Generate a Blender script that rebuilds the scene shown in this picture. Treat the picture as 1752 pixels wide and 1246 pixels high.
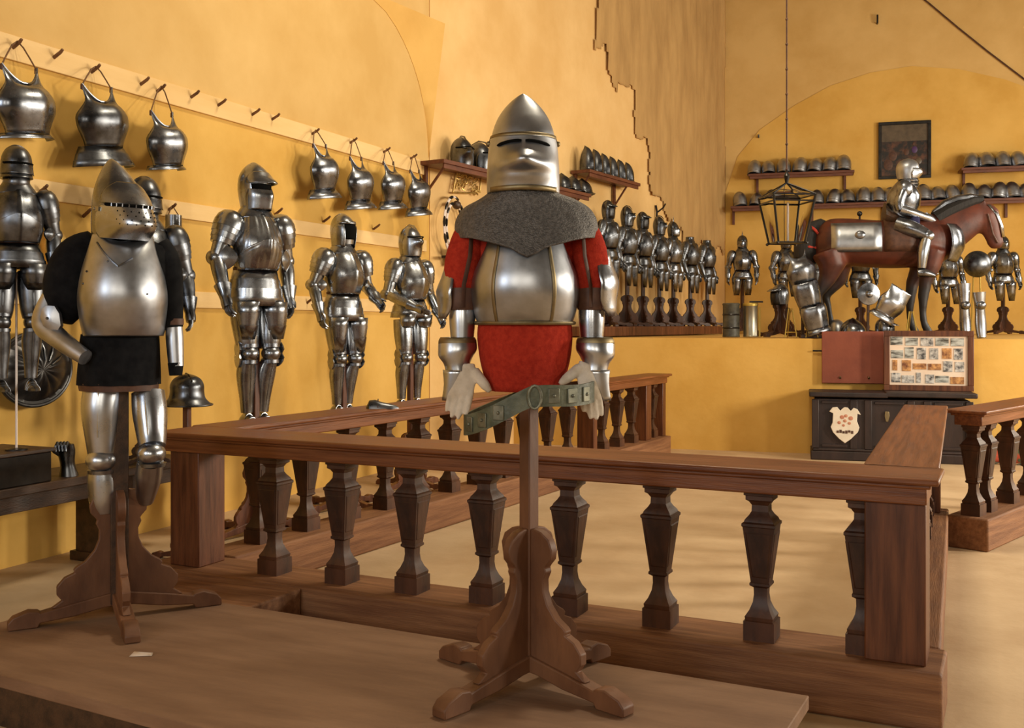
import bpy, bmesh, math, random
from mathutils import Matrix, Vector, noise
random.seed(7)
pi = math.pi
for o in list(bpy.data.objects): bpy.data.objects.remove(o)
S = bpy.context.scene
COL = S.collection
# ------------------------------------------------------------------ camera
TH = math.radians(23.6); CT, ST = math.cos(TH), math.sin(TH)
EYE, F, CX, HY = 1.5, 1750.0, 876.0, 555.0
cam = bpy.data.cameras.new('camera'); cam_o = bpy.data.objects.new('camera', cam); COL.objects.link(cam_o)
cam_o.location = (0, 0, EYE); cam_o.rotation_euler = (pi/2, 0, TH)
cam.sensor_width = 36; cam.lens = 36*F/1752; cam.shift_y = -68/1752; cam.clip_end = 100; cam.clip_start = .05
S.camera = cam_o
# ------------------------------------------------------------------ light
S.view_settings.view_transform = 'Standard'; S.view_settings.look = 'None'
S.view_settings.gamma = 1; S.view_settings.use_curve_mapping = False
S.view_settings.exposure = 0.15
W = bpy.data.worlds.new('world'); S.world = W; W.use_nodes = True
W.node_tree.nodes['Background'].inputs[0].default_value = (1, .86, .66, 1)
W.node_tree.nodes['Background'].inputs[1].default_value = .12
def area(name, loc, look, sx, sy, power, color):
    L = bpy.data.lights.new(name, 'AREA'); L.shape = 'RECTANGLE'; L.size = sx; L.size_y = sy
    L.energy = power; L.color = color
    o = bpy.data.objects.new(name, L); COL.objects.link(o); o.location = loc
    d = Vector(look)-Vector(loc); o.rotation_euler = d.to_track_quat('-Z', 'Y').to_euler()
    return o
DAY = (1, .90, .73)
# light of unseen windows at right; those behind the camera added as fill
for vv, pw in ((5.2, 130), (8.6, 430), (11.4, 250)):
    area('unseen_window_light', (6.3, vv, 2.9), (-5, vv-.3, 1.2), .7, 1.5, pw, DAY)
area('unseen_window_light', (6.3, 15.5, 4.2), (-3, 16.5, 2.4), 1.4, 2.2, 330, DAY)
for uu, pw, cc in ((-3.6, 95, (.86, .93, 1)), (-.6, 60, DAY), (2.4, 75, DAY)):
    area('unseen_window_light', (uu, -3.75, 3.0), (uu-.8, 6, 1.4), 1.0, 2.0, pw, cc)
area('ceiling_lamp_light', (-1.2, 7.2, 7.6), (-1.6, 7.2, 0), 1.2, 1.2, 230, (1, .86, .62))

# ------------------------------------------------------------------ pixel to place
def ray(x, y):
    k = (x-CX)/F
    return Vector((CT*k-ST, ST*k+CT, -(y-HY)/F))
O = Vector((0, 0, EYE))
def at_d(x, y, d): return O+ray(x, y)*d
def at_u(x, y, u): r = ray(x, y); return O+r*(u/r.x)
def at_v(x, y, v): r = ray(x, y); return O+r*(v/r.y)
def at_z(x, y, z): r = ray(x, y); return O+r*((z-EYE)/r.z)
def at_plane(x, y, p, n):
    r = ray(x, y); n = Vector(n); return O+r*((Vector(p)-O).dot(n)/r.dot(n))

# ------------------------------------------------------------------ materials
def nd(t, kind, **kw):
    n = t.nodes.new(kind)
    for k, v in kw.items():
        if k in n.inputs.keys(): n.inputs[k].default_value = v
        else: setattr(n, k, v)
    return n
MATS = {}
def material(name, c1, c2=None, rough=.6, metal=0, scale=4, stretch=(1, 1, 1), bump=0, bscale=40, detail=5, contrast=(.35, .65), spec=.5, rough2=None, coords='Object'):
    m = bpy.data.materials.new(name); m.use_nodes = True; t = m.node_tree
    b = t.nodes['Principled BSDF']; b.inputs['Roughness'].default_value = rough; b.inputs['Metallic'].default_value = metal
    b.inputs['Specular IOR Level'].default_value = spec
    c1 = tuple(c1)+(1,); c2 = tuple(c2 or c1[:3])+(1,)
    tc = nd(t, 'ShaderNodeTexCoord'); mp = nd(t, 'ShaderNodeMapping', Scale=stretch); t.links.new(tc.outputs[coords], mp.inputs[0])
    nz = nd(t, 'ShaderNodeTexNoise', Scale=scale, Detail=detail, Roughness=.6); t.links.new(mp.outputs[0], nz.inputs['Vector'])
    cr = nd(t, 'ShaderNodeValToRGB'); cr.color_ramp.elements[0].position, cr.color_ramp.elements[1].position = contrast
    cr.color_ramp.elements[0].color = c1; cr.color_ramp.elements[1].color = c2
    t.links.new(nz.outputs[0], cr.inputs[0]); t.links.new(cr.outputs[0], b.inputs['Base Color'])
    if rough2 is not None:
        mr = nd(t, 'ShaderNodeMapRange'); mr.inputs[1].default_value = .3; mr.inputs[2].default_value = .7
        mr.inputs[3].default_value = rough; mr.inputs[4].default_value = rough2
        t.links.new(nz.outputs[0], mr.inputs[0]); t.links.new(mr.outputs[0], b.inputs['Roughness'])
    if bump:
        n2 = nd(t, 'ShaderNodeTexNoise', Scale=bscale, Detail=4); t.links.new(mp.outputs[0], n2.inputs['Vector'])
        bp = nd(t, 'ShaderNodeBump', Strength=bump, Distance=.01); t.links.new(n2.outputs[0], bp.inputs['Height']); t.links.new(bp.outputs[0], b.inputs['Normal'])
    MATS[name] = m; return m
material('yellow_plaster', (.61, .345, .066), (.71, .43, .105), .85, scale=1.3, bump=.25, bscale=14, detail=8)
material('pale_plaster', (.70, .43, .155), (.80, .53, .225), .85, scale=1.1, bump=.25, bscale=12, detail=8)
material('grey_plaster', (.20, .19, .18), (.27, .26, .25), .9, scale=1)
material('plank_paint', (.74, .48, .19), (.84, .58, .27), .75, scale=3, stretch=(1, .2, 1), bump=.2)
material('screed', (.46, .31, .17), (.58, .42, .25), .75, scale=1.6, detail=9, bump=.15, bscale=30)
material('red_wood', (.060, .015, .005), (.15, .046, .014), .38, scale=3.2, stretch=(9, 9, .7), bump=.15, bscale=16, rough2=.5)
material('rail_wood', (.11, .028, .007), (.23, .074, .019), .36, scale=3.2, stretch=(.6, 12, 12), bump=.15, bscale=16, rough2=.5)
material('rail_wood_long', (.11, .028, .007), (.23, .074, .019), .36, scale=3.2, stretch=(9, 1, 9), bump=.15, bscale=16, rough2=.5)
material('worn_beam', (.15, .056, .019), (.27, .12, .048), .7, scale=3, stretch=(.6, 10, 10), bump=.3, bscale=20)
material('worn_beam_long', (.15, .056, .019), (.27, .12, .048), .7, scale=3, stretch=(8, 1, 8), bump=.3, bscale=20)
material('baluster_wood', (.026, .009, .004), (.090, .031, .012), .5, scale=9, stretch=(1, 1, .35), bump=.2, bscale=40)
material('dais_wood', (.17, .088, .046), (.25, .14, .078), .7, scale=2.5, stretch=(.6, 3, 3), bump=.2, bscale=25, detail=8)
material('stand_wood', (.085, .030, .011), (.19, .080, .034), .55, scale=5, stretch=(1, 1, .35), bump=.25, bscale=20)
material('dark_wood', (.028, .014, .008), (.075, .036, .018), .45, scale=5, stretch=(4, 1, 4), bump=.15)
material('shelf_wood', (.085, .022, .010), (.16, .048, .018), .5, scale=5, stretch=(1, 5, 5), bump=.1)
material('chest_wood', (.012, .006, .006), (.032, .016, .013), .5, scale=6, stretch=(1, 1, .3), bump=.15)
material('steel', (.37, .39, .43), (.53, .55, .59), .22, 1, scale=5, detail=7, rough2=.36)
material('old_steel', (.15, .16, .185), (.33, .345, .38), .20, 1, scale=7, detail=8, rough2=.36)
material('plate_steel', (.25, .265, .29), (.42, .44, .475), .19, 1, scale=7, detail=8, rough2=.33)
material('dark_steel', (.075, .08, .092), (.19, .20, .22), .22, 1, scale=8, detail=8, rough2=.42)
material('brushed_steel', (.36, .375, .41), (.48, .495, .53), .32, 1, scale=9, stretch=(1, 1, 1), detail=8, rough2=.44)
material('black_iron', (.016, .015, .015), (.04, .036, .034), .32, .6, scale=8)
material('brass', (.20, .155, .085), (.30, .235, .13), .5, 1, scale=14)
material('gilt', (.40, .25, .07), (.66, .45, .15), .42, .7, scale=20)
material('black_cloth', (.004, .004, .005), (.010, .010, .011), .95, scale=20, spec=.15)
material('red_cloth', (.31, .022, .012), (.42, .036, .018), .95, scale=60, bump=.35, bscale=220, spec=.1)
material('glove_leather', (.50, .42, .32), (.68, .60, .50), .8, scale=14, bump=.3, bscale=45)
material('belt_leather', (.045, .055, .032), (.12, .13, .085), .5, scale=16, bump=.3)
material('strap_leather', (.05, .018, .010), (.10, .04, .02), .6, scale=20)
material('rope', (.10, .045, .018), (.20, .10, .04), .9, scale=60)
material('peg_wood', (.11, .045, .018), (.20, .09, .035), .7, scale=20)
material('gap_black', (.003, .003, .003), None, .9, spec=.1)
m = material('bay_coat', (.050, .010, .005), (.125, .026, .010), .5, scale=4, bump=.1)
t = m.node_tree; b = t.nodes['Principled BSDF']; lk = b.inputs['Base Color'].links[0].from_socket   # black points: legs and muzzle
tc = nd(t, 'ShaderNodeTexCoord'); sx_ = nd(t, 'ShaderNodeSeparateXYZ'); t.links.new(tc.outputs['Object'], sx_.inputs[0])
mr = nd(t, 'ShaderNodeMapRange'); mr.inputs[1].default_value = .55; mr.inputs[2].default_value = .88; t.links.new(sx_.outputs['Z'], mr.inputs[0])
mx = nd(t, 'ShaderNodeMix', data_type='RGBA'); mx.inputs[6].default_value = (.012, .009, .009, 1); t.links.new(mr.outputs[0], mx.inputs[0]); t.links.new(lk, mx.inputs[7]); t.links.new(mx.outputs[2], b.inputs['Base Color'])
material('horse_hair', (.008, .007, .007), (.022, .018, .016), .75, scale=9, stretch=(8, 8, 1), bump=.5, bscale=30)
material('blue_cloth', (.010, .010, .045), (.02, .02, .08), .9)
material('upper_plaster', (.58, .355, .11), (.68, .445, .165), .85, scale=1.1, bump=.25, bscale=12, detail=8)
material('shaded_plaster', (.66, .38, .095), (.76, .465, .135), .85, scale=1.2, bump=.25, bscale=12, detail=8)  # deeper tone puts the springer's shade into its plaster colour
material('belt_metal', (.10, .105, .075), (.22, .22, .17), .45, .6, scale=20)
material('tan_cloth', (.39, .23, .083), (.55, .34, .13), .95, scale=2.2, stretch=(1.7, 1.7, .5), bump=.5, bscale=9, detail=10, contrast=(.3, .7))
material('paper', (.62, .50, .40), (.72, .60, .50), .8, scale=6)
material('mat_board', (.74, .58, .46), (.80, .66, .54), .8, scale=3)
material('red_board', (.20, .045, .022), (.27, .068, .032), .55, scale=3, bump=.1)
material('photo_grey', (.05, .05, .055), (.62, .60, .58), .5, scale=16, detail=3, contrast=(.35, .62))
material('photo_sepia', (.16, .05, .02), (.66, .34, .12), .5, scale=16, detail=3, contrast=(.35, .62))
material('photo_view', (.05, .045, .035), (.50, .52, .50), .5, scale=14, stretch=(.5, .5, 2), detail=3, contrast=(.38, .6))
material('painting', (.012, .010, .009), (.15, .055, .025), .35, scale=7, detail=6, contrast=(.45, .75))
material('painting_sky', (.07, .05, .03), (.12, .085, .05), .35, scale=8)
material('violet', (.06, .02, .10), None, .5)
material('rug_red', (.34, .05, .02), (.06, .07, .03), .9, scale=14, detail=2, contrast=(.45, .55))
material('rug_pattern', (.40, .20, .08), (.05, .06, .04), .9, scale=22, detail=2, contrast=(.45, .55))
material('white_enamel', (.70, .62, .50), (.80, .72, .60), .5, scale=8)
material('faded_red', (.45, .16, .10), (.60, .30, .18), .6, scale=30)
material('tin', (.26, .24, .18), (.44, .41, .33), .38, .9, scale=6, stretch=(1, 1, .3))
material('drum_dark', (.02, .018, .014), (.09, .085, .06), .5, scale=9)
material('yellow_metal', (.48, .33, .07), None, .45, .6)
material('candle', (.75, .66, .62), None, .6)
material('tassel_red', (.50, .05, .03), None, .8)
g = bpy.data.materials.new('glass'); g.use_nodes = True; bb = g.node_tree.nodes['Principled BSDF']
bb.inputs['Transmission Weight'].default_value = 1; bb.inputs['Roughness'].default_value = .03; bb.inputs['IOR'].default_value = 1.01
bb.inputs['Base Color'].default_value = (.96, .97, .95, 1); MATS['glass'] = g
# riveted mail: rows of small rings as fine relief
m = material('mail', (.075, .068, .064), (.15, .138, .13), .6, .45, scale=90, detail=3)
t = m.node_tree; b = t.nodes['Principled BSDF']; vo = nd(t, 'ShaderNodeTexVoronoi', Scale=190.0); tc = nd(t, 'ShaderNodeTexCoord')
t.links.new(tc.outputs['Object'], vo.inputs['Vector']); bp = nd(t, 'ShaderNodeBump', Strength=.7, Distance=.003)
t.links.new(vo.outputs['Distance'], bp.inputs['Height']); t.links.new(bp.outputs[0], b.inputs['Normal'])

# ------------------------------------------------------------------ mesh building
class MB:
    def __init__(s, M=None): s.v = []; s.f = []; s.M = M or Matrix()
    def add(s, pts, faces):
        o = len(s.v); s.v += [s.M @ Vector(p) for p in pts]; s.f += [tuple(i+o for i in f) for f in faces]; return s
    def box(s, c, d, rz=0, taper=1):
        x, y, z = d[0]/2, d[1]/2, d[2]/2; R = Matrix.Rotation(rz, 3, 'Z')
        P = []
        for sz in (-1, 1):
            k = taper if sz > 0 else 1
            for sx, sy in ((-1, -1), (1, -1), (1, 1), (-1, 1)): P.append(Vector(c)+R @ Vector((sx*x*k, sy*y*k, sz*z)))
        return s.add(P, [(3, 2, 1, 0), (4, 5, 6, 7), (0, 1, 5, 4), (1, 2, 6, 5), (2, 3, 7, 6), (3, 0, 4, 7)])
    def loft(s, rings, closed=True, cap0=True, cap1=True):
        n = len(rings[0]); P = [p for r in rings for p in r]; Fc = []
        for i in range(len(rings)-1):
            for j in range(n if closed else n-1):
                k = (j+1) % n; Fc.append((i*n+j, i*n+k, (i+1)*n+k, (i+1)*n+j))
        if closed and cap0: Fc.append(tuple(range(n-1, -1, -1)))
        if closed and cap1: Fc.append(tuple(range((len(rings)-1)*n, len(rings)*n)))
        return s.add(P, Fc)
    def lathe(s, prof, n=16, c=(0, 0, 0), square=False, cap=True, rot=0):
        R = []
        for r, z in prof:
            if square: R.append([(c[0]+r*a, c[1]+r*b, c[2]+z) for a, b in ((-1, -1), (1, -1), (1, 1), (-1, 1))])
            else: R.append([(c[0]+r*math.cos(2*pi*i/n+rot), c[1]+r*math.sin(2*pi*i/n+rot), c[2]+z) for i in range(n)])
        return s.loft(R, True, cap, cap)
    def tube(s, pts, rad, n=8, cap=True, ell=1.0, closed=False, up=None):
        pts = [Vector(p) for p in pts]; L = len(pts); R = []; N = Vector(up) if up else None
        for i, p in enumerate(pts):
            if closed: tg = pts[(i+1) % L]-pts[i-1]
            else: tg = pts[min(i+1, L-1)]-pts[max(i-1, 0)]
            tg.normalize()
            if N is None: N = tg.orthogonal()
            N = (N-tg*N.dot(tg))
            if N.length < 1e-6: N = tg.orthogonal()
            N.normalize(); B = tg.cross(N)
            r = rad[i] if isinstance(rad, (list, tuple)) else rad
            R.append([p+(N*math.cos(2*pi*j/n)+B*math.sin(2*pi*j/n)*ell)*r for j in range(n)])
        if closed: R.append(R[0])
        return s.loft(R, True, cap and not closed, cap and not closed)
    def prism(s, poly, th, axis='y', c=(0, 0, 0)):
        P = []
        for sg in (-1, 1):
            for a, b in poly:
                q = {'y': (a, sg*th/2, b), 'x': (sg*th/2, a, b), 'z': (a, b, sg*th/2)}[axis]
                P.append((q[0]+c[0], q[1]+c[1], q[2]+c[2]))
        n = len(poly)
        return s.add(P, [tuple(range(n)), tuple(range(2*n-1, n-1, -1))]+[(i, (i+1) % n, (i+1) % n+n, i+n) for i in range(n)])
    def ball(s, c, r, n=12, m=8):
        R = []
        r = (r, r, r) if not isinstance(r, tuple) else r
        for i in range(m+1):
            a = pi*(i/m)*.998+.003
            R.append([(c[0]+r[0]*math.sin(a)*math.cos(2*pi*j/n), c[1]+r[1]*math.sin(a)*math.sin(2*pi*j/n), c[2]-r[2]*math.cos(a)) for j in range(n)])
        return s.loft(R)
    def build(s, name, mat, parent=None, sharp=35, bevel=0, solid=0, sub=0, remesh=0, loc=None):
        me = bpy.data.meshes.new(name); me.from_pydata([tuple(v) for v in s.v], [], s.f)
        bm = bmesh.new(); bm.from_mesh(me); bmesh.ops.remove_doubles(bm, verts=bm.verts, dist=1e-5)
        bmesh.ops.recalc_face_normals(bm, faces=bm.faces); bm.to_mesh(me); bm.free()
        me.materials.append(MATS[mat])
        me.polygons.foreach_set('use_smooth', [True]*len(me.polygons))
        me.set_sharp_from_angle(angle=math.radians(sharp))
        o = bpy.data.objects.new(name, me); COL.objects.link(o)
        if parent is not None: o.parent = parent
        if loc is not None: o.location = loc
        if remesh:
            md = o.modifiers.new('r', 'REMESH'); md.mode = 'VOXEL'; md.voxel_size = remesh; md.use_smooth_shade = True
            md = o.modifiers.new('s', 'SMOOTH'); md.iterations = 6; md.factor = .5
        if solid:
            md = o.modifiers.new('t', 'SOLIDIFY'); md.thickness = solid; md.offset = -1
        if bevel:
            md = o.modifiers.new('b', 'BEVEL'); md.width = bevel; md.segments = 2; md.limit_method = 'ANGLE'; md.angle_limit = math.radians(40)
        if sub:
            md = o.modifiers.new('sub', 'SUBSURF'); md.levels = sub; md.render_levels = sub
        return o
def tag(o, label, cat, group=None, kind=None):
    if label: o['label'] = label
    if cat: o['category'] = cat
    if group: o['group'] = group
    if kind: o['kind'] = kind
    return o
def thing(name, label, cat, loc=(0, 0, 0), rz=0, group=None, scale=1):
    o = bpy.data.objects.new(name, None); o.empty_display_size = .1; COL.objects.link(o); o.location = loc; o.rotation_euler = (0, 0, rz)
    o.scale = (scale,)*3
    return tag(o, label, cat, group)
def struct(o): o['kind'] = 'structure'; return o
def copy_tree(o, parent=None):
    c = o.copy(); COL.objects.link(c); c.parent = parent
    for ch in list(o.children): copy_tree(ch, c)
    return c
def place(o, loc, rz=0, scale=None, label=None, group=None):
    o.location = loc; o.rotation_euler = (0, 0, rz)
    if scale: o.scale = (scale,)*3
    if label: o['label'] = label
    if group: o['group'] = group
    return o
def cat_rom(rows, sub):
    out = []; L = len(rows)
    for i in range(L-1):
        p0, p1, p2, p3 = rows[max(i-1, 0)], rows[i], rows[i+1], rows[min(i+2, L-1)]
        for k in range(sub):
            t_ = k/sub
            out.append(tuple(.5*(2*b+(c-a)*t_+(2*a-5*b+4*c-d)*t_*t_+(3*b-a-3*c+d)*t_**3) for a, b, c, d in zip(p0, p1, p2, p3)))
    out.append(tuple(rows[-1])); return out
def shell(mb, rows, n=24, sub=3, flute=None, bump=None, dz=None, pw=2.0, cap=False):
    """rows (z, cx, cy, rx, ry_front, ry_back, a0, a1): a plate wrapped round a body that faces -y; angles in degrees from the front"""
    rows = [tuple(r)+((-180, 180) if len(r) == 6 else ()) for r in rows]
    rows = cat_rom(rows, sub) if sub > 1 else rows
    closed = all(r[7]-r[6] > 359.5 for r in rows); R = []
    for (z, cx, cy, rx, rf, rb, a0, a1) in rows:
        ring = []
        for j in range(n if closed else n+1):
            a = math.radians(a0+(a1-a0)*j/n); sa, ca = math.sin(a), math.cos(a)
            e = 2/pw; X = math.copysign(abs(sa)**e, sa); Y = math.copysign(abs(ca)**e, ca)
            k = 1.0
            if flute: k += flute[0]*math.cos(flute[1]*a)
            px_, py_ = rx*X*k, (rf if ca > 0 else rb)*Y*k
            if bump:
                q = bump(math.degrees(a), z); L = math.hypot(px_, py_) or 1
                px_ += px_/L*q; py_ += py_/L*q
            ring.append((cx+px_, cy-py_, z+(dz(math.degrees(a), z) if dz else 0)))
        R.append(ring)
    return mb.loft(R, closed, cap, cap)
def gauss(x, s): return math.exp(-(x/s)**2)
def sstep(a, b, x):
    x = min(1, max(0, (x-a)/(b-a))); return x*x*(3-2*x)
ORD = ['first', 'second', 'third', 'fourth', 'fifth', 'sixth', 'seventh', 'eighth', 'ninth', 'tenth', 'eleventh', 'twelfth', 'thirteenth', 'fourteenth', 'fifteenth', 'sixteenth', 'seventeenth', 'eighteenth', 'nineteenth', 'twentieth']
# ================================================================== the room
WL = -5.37                                   # left wall
B0 = Vector((-5.36, 10.0, 0)); B1 = Vector((-4.09, 19.49, 0))   # rear part of the left wall
T2 = (B1-B0).normalized(); N2 = Vector((T2.y, -T2.x, 0))
TB = Vector((.9907, .136, 0)); NB = Vector((.136, -.9907, 0))   # back wall: along, and towards the camera
B2 = B1+TB*10.9
PF = Vector((-3.14, 12.05, 0))               # a point of the raised floor's face
PT = 1.346                                   # height of the raised floor
def wallbox(name, a, b, z0, z1, th, mat, out):
    """a wall whose room face runs from a to b; out is the direction away from the room"""
    a, b, out = Vector(a), Vector(b), Vector(out)
    P = [a, b, b+out*th, a+out*th]
    mb = MB(); mb.add([(p.x, p.y, z0) for p in P]+[(p.x, p.y, z1) for p in P], [(0, 1, 2, 3), (4, 5, 6, 7), (0, 1, 5, 4), (1, 2, 6, 5), (2, 3, 7, 6), (3, 0, 4, 7)])
    return struct(mb.build(name, mat))
ZC = 8.6
fl = MB(); fl.box((.6, 8, -.1), (14.6, 25.6, .2)); struct(fl.build('floor', 'screed'))
ce = MB(); ce.box((.6, 8, ZC+.1), (14.6, 25.6, .2)); struct(ce.build('ceiling', 'grey_plaster'))
# left wall: deep yellow dado zone up to the top plank, paler plaster above
ZP = 3.27
wl = MB(); wl.box((WL-.15, 3, ZP/2), (.3, 14.0, ZP)); WLO = struct(wl.build('wall_left', 'yellow_plaster'))
wu = MB(); wu.box((WL-.15, 3, (ZP+ZC)/2), (.3, 14.0, ZC-ZP)); struct(wu.build('wall_left_upper', 'upper_plaster'))
wallbox('wall_left_rear', B0, B1, 0, ZC, .3, 'pale_plaster', -N2)
wallbox('wall_back', B1, B2, 0, ZC, .3, 'upper_plaster', -NB)
# yellow field of the back wall under a wide shallow arch
ar = MB(); pts = []
pa = [(1241, 330), (1262, 268), (1300, 222), (1360, 180), (1420, 147), (1490, 124), (1560, 113), (1640, 118), (1720, 136), (1800, 165)]
top = [at_plane(x, y, B1+NB*.012, NB) for x, y in pa]
e_ = B2+NB*.012; top.append(Vector((e_.x-.4, e_.y-.055, 2.9)))
poly = top+[Vector((top[-1].x, top[-1].y, PT-.1)), Vector((top[0].x, top[0].y, PT-.1))]
ar.add(poly+[p-NB*.02 for p in poly], [tuple(range(len(poly)))]+[(i, (i+1) % len(poly), (i+1) % len(poly)+len(poly), i+len(poly)) for i in range(len(poly))])
struct(ar.build('wall_back_arch', 'yellow_plaster'))
# front and right walls, out of view, with window openings made for the lights
def wall_open(name, a, b, out, holes, mat):
    a, b = Vector(a), Vector(b); L = (b-a).length; t_ = (b-a)/L; mb = MB()
    xs = sorted({0, L, *[h[0] for h in holes], *[h[1] for h in holes]}); zs = sorted({0, ZC, *[h[2] for h in holes], *[h[3] for h in holes]})
    out = Vector(out); ang = math.atan2(t_.y, t_.x)
    for i in range(len(xs)-1):
        for j in range(len(zs)-1):
            xm, zm = (xs[i]+xs[i+1])/2, (zs[j]+zs[j+1])/2
            if any(h[0] < xm < h[1] and h[2] < zm < h[3] for h in holes): continue
            c = a+t_*xm+out*.15; mb.box((c.x, c.y, zm), (xs[i+1]-xs[i], .3, zs[j+1]-zs[j]), ang)
    return struct(mb.build(name, mat))
RW = 6.4
wall_open('wall_right', (RW, -3.8, 0), (RW, B2.y+.3, 0), (1, 0, 0), [(8.2, 9.8, 1.6, 4.2), (11.6, 13.2, 1.6, 4.2), (14.4, 16.0, 1.6, 4.2), (18.4, 20.2, 2.8, 5.6)], 'grey_plaster')
wall_open('wall_front', (-5.6, -3.8, 0), (RW+.3, -3.8, 0), (0, -1, 0), [(1.3, 2.7, 1.7, 4.3), (4.3, 5.7, 1.7, 4.3), (7.3, 8.7, 1.7, 4.3)], 'grey_plaster')
# painted planks on the left wall, with wooden pegs
TR = []
for i, (z0, z1, v1) in enumerate(((3.13, 3.285, 9.93), (2.295, 2.42, 9.9), (1.625, 1.75, 9.9))):
    mb = MB(); mb.box((WL+.0125, (v1-3.5)/2, (z0+z1)/2), (.025, v1+3.5, z1-z0))
    tr = struct(mb.build('trim_%d' % (i+1), 'plank_paint', bevel=.004)); tr['label'] = ['top pale plank on the left wall, carrying pegs', 'middle pale plank on the left wall', 'lowest pale plank on the left wall'][i]; TR.append(tr)
def peg(x, y, L=.09, par=0):
    p = at_u(x, y, WL+.05); mb = MB(); mb.tube([(WL+.01, p.y, p.z), (WL+L, p.y-.01, p.z+.03), (WL+L+.02, p.y-.012, p.z+.045)], [.012, .011, .009], 8)
    o = mb.build('peg', 'peg_wood', TR[par]); return Vector((WL+L*.75, p.y-.008, p.z+.025))
for x, y in ((98, 99), (332, 167), (378, 181), (436, 197), (470, 205), (246, 145)): peg(x, y)
for x, y in ((150, 370), (478, 366), (645, 392), (560, 379)): peg(x, y, .07, 1)
for x, y in ((312, 512), (530, 520)): peg(x, y, .06, 2)
# vault springers between the wall arches
ZS, RA = 3.34, 1.46
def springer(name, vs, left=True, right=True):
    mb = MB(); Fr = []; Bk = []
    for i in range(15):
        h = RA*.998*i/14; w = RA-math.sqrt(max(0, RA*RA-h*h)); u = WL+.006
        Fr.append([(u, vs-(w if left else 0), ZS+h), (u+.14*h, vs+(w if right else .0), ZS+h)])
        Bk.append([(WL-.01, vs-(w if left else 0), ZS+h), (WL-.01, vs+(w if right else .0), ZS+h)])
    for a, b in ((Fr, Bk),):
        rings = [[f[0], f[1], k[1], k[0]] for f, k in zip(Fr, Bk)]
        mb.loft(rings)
    return struct(mb.build(name, 'shaded_plaster', sharp=50))
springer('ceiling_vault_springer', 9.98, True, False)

# raised floor at the back
q = PF; L_ = q-TB*2.15; R_ = q+TB*10.5
wallbox('floor_raised', L_, R_, 0, PT-.012, 7.2, 'yellow_plaster', -NB)
# ================================================================== balustrades
BH = .216; RT = .93
def baluster_mesh():
    mb = MB(); k = (RT-.105-BH)/.59
    pr = [(.062, 0), (.062, .075), (.055, .078), (.057, .092), (.042, .115), (.030, .145), (.026, .175), (.027, .203), (.041, .213), (.041, .222), (.037, .226), (.064, .445), (.068, .449), (.068, .459), (.060, .465), (.056, .475), (.043, .490), (.034, .505), (.033, .53), (.043, .545), (.054, .552), (.054, .568), (.060, .571), (.060, .59)]
    mb.lathe([(r, z*k) for r, z in pr], square=True)
    for a in range(4):                       # raised field on each face of the tapering body
        R = Matrix.Rotation(a*pi/2, 4, 'Z'); P = []
        for off, ins in ((0, .008), (.003, .013)):
            for sx, z in ((-1, .245), (1, .245), (1, .425), (-1, .425)):
                hw = .037+(.064-.037)*(z-.226)/.219
                P.append(R @ Vector((sx*(hw-ins), -(hw+off), (z+(.004 if z < .3 else -.004)*(off > 0))*k)))
        mb.add(P, [(4, 5, 6, 7), (0, 1, 5, 4), (1, 2, 6, 5), (2, 3, 7, 6), (3, 0, 4, 7)])
    o = mb.build('baluster', 'baluster_wood', sharp=20); return o
BAL = baluster_mesh(); BAL_ME = BAL.data; bpy.data.objects.remove(BAL)
def balustrade(label, loc, rz, L, W, bal, posts, along_x=True, railx=(0, 0), beamx=(0, 0), beam_w=.34, post_w=.20):
    """origin at the start of the run on the floor, running along local +x, W the half width of the rail"""
    t_ = thing('balustrade', label, 'balustrade', loc, rz)
    def bx(name, x0, x1, w, z0, z1, mat, bev=.006):
        mb = MB(); mb.box(((x0+x1)/2, 0, (z0+z1)/2), (x1-x0, w, z1-z0)); return mb.build(name, mat, t_, bevel=bev)
    bx('base_beam', -beamx[0], L+beamx[1], beam_w, 0, BH, 'worn_beam', .012)
    bx('frieze', .015-railx[0], L-.015+railx[1], 2*W-.07, RT-.105, RT-.035, 'rail_wood')
    bx('rail_moulding', .0-railx[0], L+railx[1], 2*W-.03, RT-.042, RT-.024, 'rail_wood', .006)
    bx('handrail', -.03-railx[0], L+.03+railx[1], 2*W+.02, RT-.026, RT, 'rail_wood', .009)
    for x, w in posts:
        mb = MB(); mb.box((x, 0, (BH+RT-.105)/2), (w, post_w, RT-.105-BH)); mb.build('post', 'red_wood', t_, bevel=.006)
    for x in bal:
        o = bpy.data.objects.new('baluster', BAL_ME); COL.objects.link(o); o.parent = t_; o.location = (x, 0, BH)
    return t_
# front run
FX0, FV = -3.90, 4.381; FR = -math.atan(.042)
balustrade('long wooden balustrade with dark carved balusters, nearest, crossing behind the red-skirted armour', (FX0, FV, 0), FR, 3.815, .165,
           [(u-FX0)*1.0009 for u in (-3.24, -2.818, -2.41, -2.006, -1.59, -1.17, -.74, -.341)], [(.14, .2), (3.685, .22)], beamx=(.1, .04), railx=(0, 0))
# left run, slightly slanting away from the wall
la = math.atan2(7.07, .63); lx, lv = -3.81, 4.58
balustrade('balustrade with dark balusters running back along the armoured figures at the left wall', (lx, lv, 0), la, 7.0, .145,
           [.35+.42*i for i in range(11)]+[5.35, 5.75, 6.15, 6.75], [(5.0, .09), (6.45, .16), (6.94, .1)], beam_w=.30, post_w=.18)
# right run
balustrade('short balustrade at right running straight back from the corner post', (-.215, 4.40, 0), pi/2, 3.35, .135,
           [.25+.4*i for i in range(8)], [(3.22, .18)], beam_w=.30)
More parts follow.
